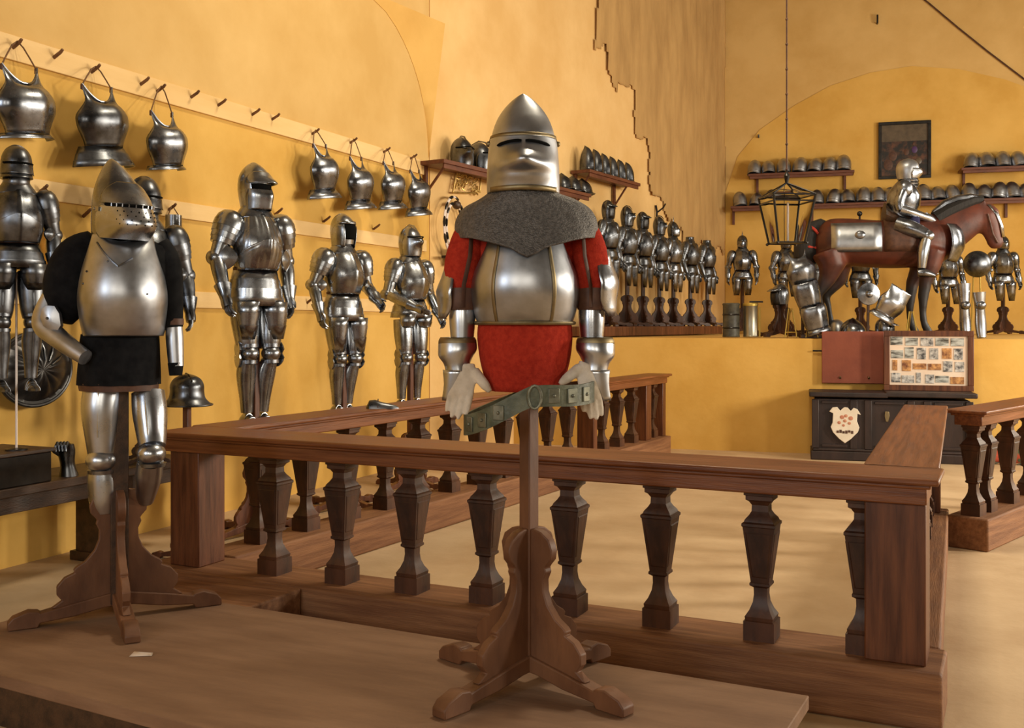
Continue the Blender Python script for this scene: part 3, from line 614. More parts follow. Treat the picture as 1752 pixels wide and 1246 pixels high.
# ================================================================== whole and half harnesses
def helm(t_, kind, z, m='old_steel', dm='dark_steel', n=26, yaw=0, k=1.0):
    M = Matrix.Translation((0, 0, z)) @ Matrix.Rotation(math.radians(yaw), 4, 'Z') @ Matrix.Scale(k, 4)
    dome = lambda a=.105, f=.125, bk=.135, h=.30: [(0, 0, 0, a*.92, f*.86, bk*.84), (h*.25, 0, 0, a, f*.96, bk*.95), (h*.5, 0, 0, a*1.02, f, bk), (h*.72, 0, .004, a*.90, f*.86, bk*.88), (h*.88, 0, .010, a*.62, f*.58, bk*.62), (h*.97, 0, .014, a*.28, f*.26, bk*.28), (h, 0, .016, .004, .004, .004)]
    mb = MB(M)
    if kind == 'peaked':                       # tall ridged skull, deep brow jutting over a hollow face
        shell(mb, [(-.02, 0, 0, .088, .10, .11), (.05, 0, 0, .098, .105, .125), (.12, 0, 0, .104, .108, .135), (.19, 0, .0, .102, .112, .130), (.24, 0, .006, .082, .090, .105), (.28, 0, .012, .050, .055, .066), (.305, 0, .016, .018, .018, .02), (.31, 0, .016, .003, .003, .003)], n, 4, cap=True)
        H = mb.build('helmet', m, t_, sharp=60)
        mb = MB(M); shell(mb, [(.150, 0, 0, .114, .165, .1, -82, 82), (.175, 0, 0, .112, .148, .1, -84, 84), (.205, 0, .0, .102, .122, .1, -80, 80), (.235, 0, .004, .088, .100, .1, -60, 60)], n, 4, bump=lambda a, q: .028*gauss(a, 22)*(1-sstep(.15, .21, q))); V = mb.build('brow', m, H, solid=.004)
        mb = MB(M); shell(mb, [(.10, 0, 0, .106, .112, .1, -62, 62), (.148, 0, 0, .107, .112, .1, -66, 66)], n, 2); mb.build('face_gap', 'gap_black', H)
        mb = MB(M); shell(mb, [(-.03, 0, 0, .100, .118, .1, -84, 84), (.02, 0, 0, .104, .128, .1, -86, 86), (.07, 0, 0, .110, .135, .1, -84, 84), (.112, 0, 0, .109, .120, .1, -76, 76)], n, 4, bump=lambda a, q: .022*gauss(a, 16)); mb.build('chin_plate', m, H, solid=.004)
    elif kind == 'armet':                      # round skull, flat-sided open face shadowed at the front
        shell(mb, dome(.104, .118, .128, .285), n, 4, cap=True); H = mb.build('helmet', m, t_, sharp=60)
        mb = MB(M); shell(mb, [(.04, 0, 0, .100, .120, .1, -40, 40), (.12, 0, 0, .104, .128, .1, -42, 42), (.185, 0, 0, .100, .122, .1, -40, 40)], 14, 3); mb.build('face_gap', 'gap_black', H, solid=.003)
        for sg in (-1, 1):
            mb = MB(M); shell(mb, [(-.03, 0, 0, .098, .112, .12, *sorted((sg*38, sg*118))), (.05, 0, 0, .109, .130, .134, *sorted((sg*38, sg*112))), (.13, 0, 0, .112, .134, .136, *sorted((sg*40, sg*100))), (.17, 0, 0, .110, .128, .13, *sorted((sg*44, sg*84)))], 12, 3); mb.build('cheek_plate', m, H, solid=.004)
        mb = MB(M); shell(mb, [(.180, 0, 0, .108, .130, .1, -70, 70), (.205, 0, 0, .105, .123, .1, -74, 74)], 20, 2); mb.build('brow_band', m, H, solid=.004)
    elif kind == 'close':                      # close helmet with a beaked visor
        shell(mb, dome(.106, .120, .132, .29), n, 4, cap=True); H = mb.build('helmet', m, t_, sharp=60)
        mb = MB(M); shell(mb, [(-.02, 0, 0, .102, .115, .1, -86, 86), (.03, 0, 0, .110, .124, .1, -90, 90), (.09, 0, 0, .114, .132, .1, -92, 92), (.135, 0, 0, .114, .130, .1, -88, 88), (.165, 0, 0, .112, .128, .1, -80, 80)], n, 4, bump=lambda a, q: .055*gauss(a, 20)*gauss(q-.125, .045)); V = mb.build('visor', m, H, solid=.004)
        mb = MB(M); P = [((.118+.03*gauss(a, 20))*math.sin(math.radians(a)), -(.132+.045*gauss(a, 20))*math.cos(math.radians(a)), .170) for a in range(-60, 61, 10)]; mb.tube(P, .006, 6); mb.build('eye_slit', 'gap_black', V)
        mb = MB(M); mb.tube([(0, -.105, .235), (0, -.05, .285), (0, .02, .302), (0, .09, .27), (0, .135, .19)], [.004, .009, .011, .009, .004], 6, ell=.5); mb.build('comb', m, H)
    elif kind == 'sallet':                     # round sallet with a slit and a flaring lower rim
        shell(mb, [(0.03, 0, 0, .112, .135, .16), (.06, 0, 0, .108, .125, .14), (.12, 0, 0, .108, .120, .13), (.18, 0, .0, .102, .112, .122), (.24, 0, .004, .075, .08, .09), (.275, 0, .008, .03, .03, .035), (.28, 0, .008, .003, .003, .003)], n, 4, cap=True); H = mb.build('helmet', m, t_, sharp=60)
        mb = MB(M); P = [(.111*math.sin(math.radians(a)), -.125*math.cos(math.radians(a)), .135) for a in range(-66, 67, 11)]; mb.tube(P, .006, 6); mb.build('eye_slit', 'gap_black', H)
        mb = MB(M); shell(mb, [(.055, 0, 0, .118, .142, .1, -84, 84), (.09, 0, 0, .113, .131, .1, -84, 84), (.128, 0, 0, .111, .125, .1, -80, 80)], n, 3); mb.build('visor', m, H, solid=.004)
        mb = MB(M); shell(mb, [(-.05, 0, 0, .085, .085, .085), (.04, 0, 0, .09, .095, .1)], 16, 2); mb.build('bevor', dm, H, solid=.004)
    elif kind == 'burgonet':                   # cap with a peak over a dark face
        shell(mb, dome(.105, .118, .132, .27), n, 3, cap=True); H = mb.build('helmet', m, t_, sharp=60)
        mb = MB(M); shell(mb, [(.165, 0, 0, .098, .185, .1, -72, 72), (.185, 0, 0, .104, .150, .1, -74, 74), (.20, 0, 0, .105, .120, .1, -70, 70)], 16, 2); mb.build('peak', m, H, solid=.005)
        mb = MB(M); shell(mb, [(-.01, 0, 0, .092, .112, .1, -62, 62), (.08, 0, 0, .104, .128, .1, -60, 60), (.16, 0, 0, .102, .124, .1, -56, 56)], 14, 2); mb.build('face_gap', 'black_iron', H, solid=.004)
    elif kind == 'spiked':                     # dark-faced helm with a spike
        shell(mb, dome(.102, .116, .128, .26), n, 3, cap=True); H = mb.build('helmet', dm, t_, sharp=60)
        mb = MB(M); mb.lathe([(.016, .25), (.012, .275), (.008, .30), (.002, .345)], 8); mb.build('spike', m, H)
        mb = MB(M); shell(mb, [(.0, 0, 0, .096, .118, .1, -70, 70), (.07, 0, 0, .108, .135, .1, -72, 72), (.13, 0, 0, .108, .130, .1, -66, 66)], 16, 2, bump=lambda a, q: .02*gauss(a, 20)); mb.build('visor', m, H, solid=.004)
    return H
def arm_harness(t_, sg, m, dm, elbow, wrist, n=16, wing=.075, hand_on=True, pauld=1.0):
    sh = Vector((sg*.198, .005, 1.405)); e = Vector((sg*elbow[0], elbow[1], elbow[2])); w = Vector((sg*wrist[0], wrist[1], wrist[2]))
    # shoulder of overlapping plates
    ax = (e-sh).normalized(); R = []
    for i, (l, r) in enumerate(((-.085, .022), (-.070, .058), (-.04, .082), (.0, .094), (.045, .097), (.046, .092), (.085, .091), (.086, .086), (.125, .083), (.126, .078), (.16, .073))):
        c = sh+ax*l; q = Vector((1, 0, 0)); q = (q-ax*q.dot(ax)).normalized(); b_ = ax.cross(q)
        R.append([c+(q*math.cos(2*pi*j/20)*.95+b_*math.sin(2*pi*j/20)*1.08)*r*pauld for j in range(20)])
    mb = MB(); mb.loft(R); mb.build('pauldron', m, t_)
    mid = sh.lerp(e, .55); mb = limb([sh.lerp(e, .3), mid, e], [.060, .062, .052], n, 3); mb.build('rerebrace', m, t_)
    fd = (w-e).normalized()
    mb = MB(); mb.ball(e+Vector((sg*.008, .012, 0)), (.060, .066, .058), 16, 10); C_ = mb.build('couter', m, t_)
    if wing:                                   # fan-shaped side plate of the elbow
        P = [(wing*(.55+.45*abs(math.cos(a)))*math.cos(a), wing*(.75+.25*abs(math.sin(a)))*math.sin(a)) for a in [2*pi*j/18 for j in range(18)]]
        mb = MB(Matrix.Translation(e+Vector((-sg*.030, -.055, 0))) @ Matrix.Rotation(sg*.6, 4, 'Z'))
        mb.loft([[(a, .006, b_) for a, b_ in P], [(a*.96, -.006, b_*.96) for a, b_ in P], [(a*.35, -.022, b_*.35) for a, b_ in P], [(a*.04, -.024, b_*.04) for a, b_ in P]]); mb.build('couter_wing', m, C_)
    mb = limb([e, e.lerp(w, .3), e.lerp(w, .7), w], [.048, .054, .045, .036], n, 3); mb.build('vambrace', m, t_)
    if hand_on:
        g0 = w-fd*.075; G = []
        for l, r in ((0, .060), (.03, .053), (.075, .041), (.10, .042), (.135, .044), (.165, .040)):
            c = g0+fd*l; q = Vector((1, 0, 0)); q = (q-fd*q.dot(fd)).normalized(); b_ = fd.cross(q); fl = .8 if l > .08 else 1
            G.append([c+(q*math.cos(2*pi*j/14)*fl+b_*math.sin(2*pi*j/14))*r for j in range(14)])
        mb = MB(); mb.loft(G); GA = mb.build('gauntlet', m, t_)
        fw = Vector((0, -1, 0)); fw = (fw-fd*fw.dot(fd)).normalized(); nn = fd.cross(fw)
        mb = MB()
        for i, (o, L) in enumerate(((.030, .075), (.011, .085), (-.009, .080), (-.028, .065))):
            b0 = g0+fd*.155+fw*o; inn = Vector((-sg, 0, 0)); mb.tube([b0, b0+fd*L*.5+inn*.004, b0+fd*L*.85+inn*.022, b0+fd*L*.95+inn*.036], [.0115, .011, .010, .006], 7)
        b0 = g0+fd*.10+fw*.035; mb.tube([b0, b0+fd*.035+fw*.022, b0+fd*.07+fw*.026], [.014, .012, .007], 7)
        mb.build('fingers', dm, GA)
def leg_harness(t_, sg, m, dm, knee=(.105, -.03, .50), foot=True, n=18, wing=.07, ankle=(.10, .01, .09), flute=False):
    hip = Vector((sg*.10, .0, .88)); k = Vector((sg*knee[0], knee[1], knee[2])); a = Vector((sg*ankle[0], ankle[1], ankle[2]))
    mb = limb([hip, hip.lerp(k, .35), hip.lerp(k, .75), k+Vector((0, .01, .03))], [.094, .096, .082, .068], n, 4); CU = mb.build('cuisse', m, t_)
    mb = MB(); mb.tube([hip+Vector((0, -.094, -.10)), hip.lerp(k, .5)+Vector((0, -.091, 0)), k+Vector((0, -.065, .04))], [.004, .006, .004], 6); mb.build('ridge', m, CU)
    mb = MB(); mb.ball(k+Vector((0, -.012, 0)), (.066, .075, .062), 18, 10); PO = mb.build('poleyn', m, t_)
    for dz_, r in ((.058, .071), (-.055, .064)):
        mb = limb([k+Vector((0, 0, dz_-.012)), k+Vector((0, 0, dz_+.012))], [r, r], n, 1); mb.build('knee_lame', dm, PO)
    if wing:
        P = [(wing*math.cos(q)*(.62 if abs(math.sin(q)) < .25 else .9), wing*1.15*math.sin(q)) for q in [2*pi*j/20 for j in range(20)]]
        mb = MB(Matrix.Translation(k+Vector((sg*.068, .022, 0))) @ Matrix.Rotation(pi/2+sg*.25, 4, 'Z')); mb.loft([[(x, .006, z) for x, z in P], [(x*.96, -.006, z*.96) for x, z in P]]); mb.build('poleyn_wing', m, PO)
    mb = limb([k+Vector((0, .01, -.05)), k.lerp(a, .35)+Vector((0, .022, 0)), k.lerp(a, .75)+Vector((0, .010, 0)), a], [.058, .068, .050, .043], n, 4); GR = mb.build('greave', m, t_)
    mb = MB(); mb.tube([k+Vector((0, -.046, -.06)), k.lerp(a, .4)+Vector((0, -.044, 0)), a+Vector((0, -.042, .02))], [.003, .006, .003], 6); mb.build('ridge', m, GR)
    if foot:
        R = []
        for i, (l, hw, h) in enumerate(((-.07, .032, .06), (-.03, .042, .085), (.03, .044, .085), (.031, .041, .080), (.075, .046, .062), (.076, .043, .058), (.12, .047, .048), (.121, .044, .044), (.16, .038, .036), (.19, .020, .022), (.205, .004, .010))):
            R.append([(a.x+hw*math.cos(q)*(1 if math.sin(q) >= 0 else 1), a.y-l, max(0, math.sin(q))*h) for q in [pi*j/9 for j in range(10)]])
        mb = MB(); mb.loft(R); mb.build('sabaton', m, t_)
def torso(t_, m, dm, fauld=(.86, 5), tasset=.62, flute=None, slim=1.0, ridge=.012, n=34, lance=False, placket=True):
    s_ = slim
    mb = MB(); shell(mb, [(1.09, 0, .02, .142*s_, .08, .115), (1.20, 0, .02, .165*s_, .10, .135), (1.33, 0, .02, .180*s_, .11, .14), (1.44, 0, .02, .165*s_, .10, .11), (1.50, 0, .01, .085, .08, .085)], 24, 3, cap=True); mb.build('backplate', dm, t_)
    mb = MB(); shell(mb, [(1.085, 0, 0, .150*s_, .135, .1, -88, 88), (1.13, 0, 0, .162*s_, .160, .1, -92, 92), (1.20, 0, 0, .180*s_, .188, .1, -92, 92), (1.28, 0, 0, .184*s_, .190, .1, -84, 84), (1.36, 0, 0, .168*s_, .165, .1, -68, 68), (1.42, 0, 0, .150*s_, .132, .1, -62, 62), (1.47, 0, .01, .125*s_, .10, .1, -60, 60)], n, 4, flute=flute, bump=lambda a, z: ridge*gauss(a, 9)); BP = mb.build('breastplate', m, t_, solid=.005, sharp=60)
    if placket:
        mb = MB(); shell(mb, [(1.08, 0, 0, .157*s_, .146, .1, -80, 80), (1.14, 0, 0, .172*s_, .174, .1, -80, 80), (1.21, 0, 0, .187*s_, .197, .1, -60, 60), (1.27, 0, 0, .19*s_, .203, .1, -22, 22), (1.29, 0, 0, .19*s_, .203, .1, -4, 4)], n, 3, flute=flute, bump=lambda a, z: ridge*gauss(a, 9)); mb.build('placket', m, BP, solid=.004)
    mb = MB(); shell(mb, [(1.44, 0, .01, .155, .118, .11), (1.49, 0, .01, .120, .105, .10), (1.53, 0, .01, .092, .092, .092), (1.575, 0, .01, .088, .09, .09)], 24, 3); mb.build('gorget', dm, t_, solid=.004)
    mb = MB(); shell(mb, [(1.075, 0, .01, .155*s_, .140, .12), (1.10, 0, .01, .156*s_, .142, .122)], 28, 1); mb.build('waist_belt', 'strap_leather', t_, solid=.006)
    z1 = fauld[0]; mb = MB(); lames(mb, [(1.08, 0, .01, .150*s_, .135, .12), ((1.08+z1)/2, 0, .01, .188*s_, .165, .15), (z1, 0, .01, .212*s_, .178, .17)], fauld[1], flute=flute); mb.build('fauld', m, t_, sharp=25, solid=.004)
    if tasset:
        for sg in (-1, 1):
            mb = MB(); lames(mb, [(z1+.03, sg*.105, .0, .112, .172, .1, -62, 62), (z1-.08, sg*.110, .0, .108, .160, .1, -58, 58), (tasset, sg*.112, .0, .080, .135, .1, -42, 42)], 3, .004, 16); mb.build('tasset', m, t_, sharp=25, solid=.004)
def wall_suit(x, yfeet, ytop, u, rot, label, kind, opts):
    p = at_u(x, yfeet, u); top = at_u(x, ytop, u); k = (top.z-p.z)/1.83
    base = Vector((p.x, p.y, 0))
    stand('armour_stand', label[1], base, rot, p.z+.95*k, cross=math.radians(10), mat='red_wood', k=.9, post=.045)
    t_ = thing('armour', label[0], 'armour', p, rot, scale=k)
    m, dm = opts.get('m', 'plate_steel'), opts.get('dm', 'old_steel')
    torso(t_, m, dm, opts.get('fauld', (.86, 5)), opts.get('tasset', .62), opts.get('flute'), opts.get('slim', 1))
    helm(t_, kind, 1.53, m, dm, yaw=opts.get('yaw', 0))
    for sg in (-1, 1):
        e, w = opts['arms'][0 if sg < 0 else 1]
        arm_harness(t_, sg, m, dm, e, w, pauld=opts.get('pauld', 1), wing=opts.get('wing', .075))
        leg_harness(t_, sg, m, dm, knee=opts.get('knee', (.085, -.05, .50)), ankle=opts.get('ankle', (.06, .01, .09)), wing=opts.get('pwing', .085))
    return t_
hang = ((.275, .03, 1.15), (.285, -.05, .92))
wall_suit(437, 727, 280, -4.62, math.radians(68), ('tallest full plate armour with deep peaked helmet standing by the left wall', 'wooden stand behind the balustrade, under the tallest wall armour'), 'peaked', dict(flute=(.012, 26), fauld=(.83, 4), tasset=.60, arms=(((.285, .02, 1.16), (.290, -.10, .90)), ((.270, .04, 1.16), (.262, -.02, .90))), pauld=1.12, wing=.088, yaw=18))
wall_suit(587, 708, 362, -4.62, math.radians(70), ('full plate armour with rounded open-faced helmet, middle of three by the left wall', 'wooden stand behind the balustrade, under the middle wall armour'), 'armet', dict(fauld=(.84, 4), tasset=.56, arms=(((.285, .05, 1.16), (.280, -.03, .92)), ((.270, .0, 1.16), (.24, -.20, 1.02))), pauld=1.15, wing=.06, yaw=6, pwing=.085))
wall_suit(702, 697, 385, -4.62, math.radians(70), ('smallest full plate armour with beaked close helmet, nearest the corner of the left wall', 'wooden stand behind the balustrade, under the smallest wall armour'), 'close', dict(fauld=(.90, 3), tasset=.80, arms=(((.275, .02, 1.13), (.17, -.27, 1.0)), ((.275, .03, 1.15), (.25, -.16, .92))), wing=.05, yaw=2, knee=(.10, -.03, .5), ankle=(.10, .02, .09)))
# far-left armour, cut by the picture's edge
p = at_u(28, 668, -4.85); tp = at_u(28, 243, -4.85); kf = (tp.z-p.z)/1.83
so = thing('rod_stand', 'thin pale rod on the black box, holding up the leftmost armour', 'stand', (p.x, p.y, .793))
mb = MB(); mb.tube([(0, 0, .01), (0, 0, 1.0)], .006, 6); mb.build('rod', 'candle', so)
mb = MB(); mb.lathe([(.06, 0), (.06, .008), (.02, .014)], 16); mb.build('foot_plate', 'black_iron', so)
t_ = thing('armour', 'dark brown-grey plate armour with visored sallet at the extreme left edge', 'armour', p, math.radians(58), scale=kf)
torso(t_, 'dark_steel', 'dark_steel', (.90, 3), .74); helm(t_, 'sallet', 1.53, 'dark_steel', 'dark_steel', yaw=4)
for sg in (-1, 1):
    arm_harness(t_, sg, 'dark_steel', 'dark_steel', (.26, .04, 1.16), (.25, -.02, .94), wing=.06)
    leg_harness(t_, sg, 'dark_steel', 'dark_steel', wing=.05)
# half armour half-hidden behind the black-sleeved one
p = at_u(247, 640, -4.9); k2 = .98
stand('armour_stand', 'dark stand behind the black-sleeved armour, against the left wall', (p.x, p.y, .60), math.radians(55), 1.15, mat='dark_wood', k=.45)
t_ = thing('armour', 'dark half armour with sallet, mostly hidden behind the black-sleeved armour', 'armour', (p.x, p.y, .70), math.radians(52), scale=k2)
torso(t_, 'dark_steel', 'dark_steel', (.92, 3), None); helm(t_, 'sallet', 1.53, 'dark_steel', 'dark_steel', yaw=8)
for sg in (-1, 1): arm_harness(t_, sg, 'dark_steel', 'dark_steel', *hang, wing=.05)
# ------------------------------------------------------------------ breastplates hung from the top plank
def hung_plate(pegp, xy, ybot, kind, label, W=.165, tilt=2, turn=10, roll=-8):
    """xy: pixel of the middle between the shoulder tips"""
    pg = peg(*pegp)
    W *= 1.26; c = at_u(xy[0]-4, xy[1], WL+.14); bt = at_u(xy[0]-4, ybot, WL+.14); H = c.z-bt.z
    t_ = thing('breastplate', label, 'breastplate', c, math.radians(90+turn), 'breastplates hung from the top plank of the left wall')
    M = Matrix.Rotation(math.radians(roll), 4, 'Y') @ Matrix.Rotation(math.radians(-tilt), 4, 'X'); fh = {0: .07, 1: .24, 2: .16}[kind]*H
    mb = MB(M); breastplate(mb, W, H-fh, .165, -(H-fh), neck=.11, ridge=.016, arm=.66, waist=.74); mb.build('plate', 'old_steel' if kind != 1 else 'dark_steel', t_, solid=.005, sharp=60)
    mb = MB(M); zz = -(H-fh)
    if kind == 0: lames(mb, [(zz+.004, 0, .03, W*.83, .125, .1, -88, 88), (zz-fh, 0, .03, W*.95, .155, .1, -88, 88)], 1, .004, 20)
    else: lames(mb, [(zz+.006, 0, .03, W*.84, .125, .1, -88, 88), (zz-fh*.5, 0, .03, W*1.04, .165, .1, -90, 90), (zz-fh, 0, .03, W*1.18, .195, .1, -90, 90)], 3 if kind == 1 else 2, .006, 22)
    mb.build('fauld', 'old_steel' if kind != 1 else 'dark_steel', t_, solid=.005, sharp=25)
    mb = MB(M); ring = [(W*.66*s_, -.165*.38*(math.cos(math.radians(60)*s_)-.18)-.010*gauss(s_, .14)-.004, -.003-.11*(1-abs(s_)**2.2)) for s_ in [-1+.1*i for i in range(21)]]; mb.tube(ring, .006, 6); mb.build('neck_roll', 'old_steel', t_)
    lp = t_.matrix_basis.inverted() @ pg
    mb = MB(); tl, tr_ = Vector((-W*.64, -.02, -.012)), Vector((W*.64, -.02, -.012)); tl, tr_ = M @ tl, M @ tr_; pk = lp+Vector((0, 0, .012))
    mid = lambda a, b_, f, o: a.lerp(b_, f)+Vector((o, 0, 0))
    mb.tube([tl, mid(tl, pk, .4, -.012), mid(tl, pk, .8, -.020), pk, mid(tr_, pk, .8, .020), mid(tr_, pk, .4, .012), tr_], .005, 6); mb.build('hanging_cord', 'rope', t_)
    for e in (tl, tr_):
        mb = MB(); mb.box(e+Vector((0, 0, -.012)), (.022, .014, .035)); mb.build('shoulder_buckle', 'strap_leather', t_, bevel=.003)
    return t_
hung_plate((28, 82), (32, 112), 238, 0, 'dark steel breastplate hung from the plank, cut by the left edge of the picture', .185)
hung_plate((162, 124), (165, 146), 285, 1, 'black breastplate with deep flared waist hoops hung on the plank, second from left', .190)
hung_plate((274, 157), (276, 190), 291, 0, 'small breastplate without flared hoops hung above the snouted helmet', .165)
hung_plate((538, 230), (547, 246), 340, 2, 'breastplate with flared hoops hung right of the peaked helmet, first of four', .17)
hung_plate((603, 245), (609, 268), 358, 2, 'breastplate hung above the middle wall armour, second of the four near the corner', .175)
hung_plate((660, 261), (665, 276), 358, 2, 'breastplate hung third of the four near the corner', .175)
hung_plate((706, 272), (710, 290), 369, 2, 'last breastplate on the plank, nearest the corner of the wall', .175)
# arm defence and rib of mail hung from the middle plank
pg = peg(294, 360, .08, 1); c = at_u(297, 366, WL+.14)
t_ = thing('arm_guard', 'steel arm guard hung from a peg right of the snouted helmet', 'armour', c, math.radians(60))
mb = limb([(0, 0, -.01), (0, 0, -.10), (.003, 0, -.24), (.008, 0, -.33)], [.058, .058, .050, .045], 18, 4); mb.build('upper_plate', 'old_steel', t_)
mb = MB(); mb.ball((.014, -.01, -.35), (.05, .06, .05), 14, 8); mb.build('elbow_cop', 'old_steel', t_)
def cord_to(t_, pg, w, z):
    lp = t_.matrix_basis.inverted() @ pg+Vector((0, 0, .012)); mb = MB(); mb.tube([(-w, 0, z), Vector((-w, 0, z)).lerp(lp, .6), lp, Vector((w, 0, z)).lerp(lp, .6), (w, 0, z)], .004, 6); mb.build('hanging_cord', 'rope', t_)
cord_to(t_, pg, .04, -.015)
pg = peg(74, 330, .08, 1); c = at_u(84, 345, WL+.13)
t_ = thing('arm_guard', 'dark arm guard with brass plate hung from a peg beside the leftmost armour', 'armour', c, math.radians(60))
mb = limb([(-.03, 0, .05), (-.02, 0, -.05), (.0, 0, -.12), (.015, 0, -.20)], [.025, .05, .058, .05], 16, 4); mb.build('upper_plate', 'dark_steel', t_)
mb = MB(); shell(mb, [(-.42, .03, 0, .05, .06, .05), (-.33, .03, 0, .085, .095, .07), (-.25, .025, 0, .085, .09, .07), (-.18, .02, 0, .05, .06, .05)], 18, 3, cap=True); mb.build('brass_plate', 'gilt', t_)
cord_to(t_, pg, .012, .05)
# round fluted shield on the wall
c = at_u(58, 632, WL+.10); t_ = thing('shield', 'large black fluted shield leaning on the left wall below the leftmost armour', 'shield', c, math.radians(90))
mb = MB(); R = []
for r, y in ((.005, -.085), (.06, -.08), (.12, -.065), (.18, -.04), (.225, -.015), (.245, -.02), (.255, -.012), (.25, .0)):
    R.append([(r*1.08*math.cos(a)+.0, y-(.010*abs(math.sin(6*a)) if .03 < r < .2 else 0), r*.88*math.sin(a)) for a in [2*pi*j/72 for j in range(72)]])
mb.loft(R); mb.build('dished_plate', 'black_iron', t_, sharp=50)
for a in (.5, 1.0, 1.45, 1.95, 2.5):
    mb = MB(); mb.tube([(.07*math.cos(a), -.088, .06*math.sin(a)), (.15*math.cos(a), -.068, .125*math.sin(a)), (.205*math.cos(a), -.038, .168*math.sin(a))], [.004, .007, .003], 6); mb.build('rib', 'dark_steel', t_)
mb = MB(); mb.tube([(.262*1.06*math.cos(2*pi*j/48), -.012, .262*.87*math.sin(2*pi*j/48)) for j in range(48)], .012, 8, closed=True); mb.build('rim', 'black_iron', t_)
# sallet on a post
c = at_u(320, 700, -4.5); zt = at_u(320, 640, -4.5).z; zl = at_u(320, 693, -4.5).z
stand('helmet_stand', 'wooden post carrying the round sallet by the corner of the balustrade', (c.x, c.y, 0), math.radians(50), zl+.05, mat='red_wood', k=.6, post=.04)
t_ = thing('helmet', 'dark rounded sallet with wide flared brim on a post, above the balustrade corner', 'helmet', (c.x, c.y, zl), math.radians(58))
h = zt-zl
mb = MB(); shell(mb, [(0, 0, .0, .150, .165, .185), (.012, 0, .0, .140, .150, .17), (h*.22, 0, 0, .112, .125, .135), (h*.42, 0, 0, .104, .116, .122), (h*.65, 0, 0, .102, .114, .120), (h*.85, 0, 0, .080, .088, .094), (h*.97, 0, 0, .036, .04, .042), (h, 0, 0, .003, .003, .003)], 36, 4); SB = mb.build('bowl', 'dark_steel', t_, sharp=60)
mb = MB(); mb.tube([(.151*math.cos(2*pi*j/40), -.008-.17*math.sin(2*pi*j/40)*1.0+.0, .002) for j in range(40)], .006, 6, closed=True); mb.build('brim_roll', 'dark_steel', t_)
mb = MB(); mb.tube([(0, -.11, h*.78), (0, -.05, h*.96), (0, .02, h*1.01), (0, .09, h*.86)], [.003, .007, .007, .003], 6); mb.build('comb', 'dark_steel', t_)
# bench at the left wall with a black box and a gauntlet
bt = at_u(70, 812, -4.95); bz = .60
t_ = thing('bench', 'long dark wooden bench against the left wall behind the black-sleeved armour', 'bench', (-4.98, 3.2, 0))
mb = MB(); mb.box((0, 0, bz-.025), (.46, 4.7, .05)); mb.build('seat', 'dark_wood', t_, bevel=.006)
mb = MB(); mb.box((.16, 0, bz-.10), (.03, 4.5, .10)); mb.build('apron', 'dark_wood', t_, bevel=.004)
for y in (-1.7, .1, 1.72):
    mb = MB(); mb.box((0, y, (bz-.05)/2), (.36, .12, bz-.05)); L = mb.build('leg', 'dark_wood', t_, bevel=.005)
    mb = MB(); mb.box((.02, y, .03), (.46, .16, .06)); mb.build('foot', 'dark_wood', t_, bevel=.005)
bx0 = at_u(95, 770, -4.74)
t_ = thing('box', 'flat black box lying on the bench at the left edge', 'box', (-4.97, bx0.y-.45, bz))
mb = MB(); mb.box((0, 0, .085), (.40, .90, .17)); mb.build('body', 'black_iron', t_, bevel=.006)
mb = MB(); mb.box((0, 0, .182), (.43, .94, .022)); mb.build('lid', 'dark_wood', t_, bevel=.005)
gp = at_u(118, 795, -4.85)
t_ = thing('gauntlet', 'dark gauntlet standing on the bench between the box and the black-sleeved armour', 'gauntlet', (gp.x, gp.y, bz), math.radians(40))
mb = MB(); shell(mb, [(0, 0, 0, .055, .06, .05), (.05, -.005, 0, .045, .05, .04), (.09, -.01, 0, .042, .05, .035), (.15, -.015, -.01, .052, .04, .035), (.19, -.02, -.02, .050, .036, .034)], 18, 3, cap=True); mb.build('cuff', 'dark_steel', t_)
mb = MB()
for i, o in enumerate((.028, .010, -.008, -.026)):
    mb.tube([(-.02+o, -.025, .175), (-.03+o, -.055, .20), (-.035+o, -.085, .185), (-.035+o, -.095, .155)], [.012, .0115, .010, .007], 7)
mb.tube([(-.05, -.02, .13), (-.075, -.04, .15), (-.085, -.06, .165)], [.013, .011, .007], 7); mb.build('fingers', 'dark_steel', t_)
# low shoe-like guard lying on the balustrade rail by the third armour
gp = at_z(652, 699, RT)
t_ = thing('foot_guard', 'small dark steel foot guard lying on the left balustrade rail', 'armour', gp, math.radians(30))
mb = MB(); R = []
for l, hw, h in ((-.10, .010, .012), (-.08, .035, .055), (-.04, .042, .060), (.0, .042, .045), (.05, .036, .034), (.10, .020, .020), (.12, .004, .006)):
    R.append([(l, hw*math.cos(q), max(0, math.sin(q))*h) for q in [pi*j/9 for j in range(10)]])
mb.loft(R); mb.build('plate', 'dark_steel', t_)
mb = MB(); mb.tube([(-.02, -.043, .01), (-.02, 0, .062), (-.02, .043, .01)], .004, 6); mb.build('strap', 'strap_leather', t_)
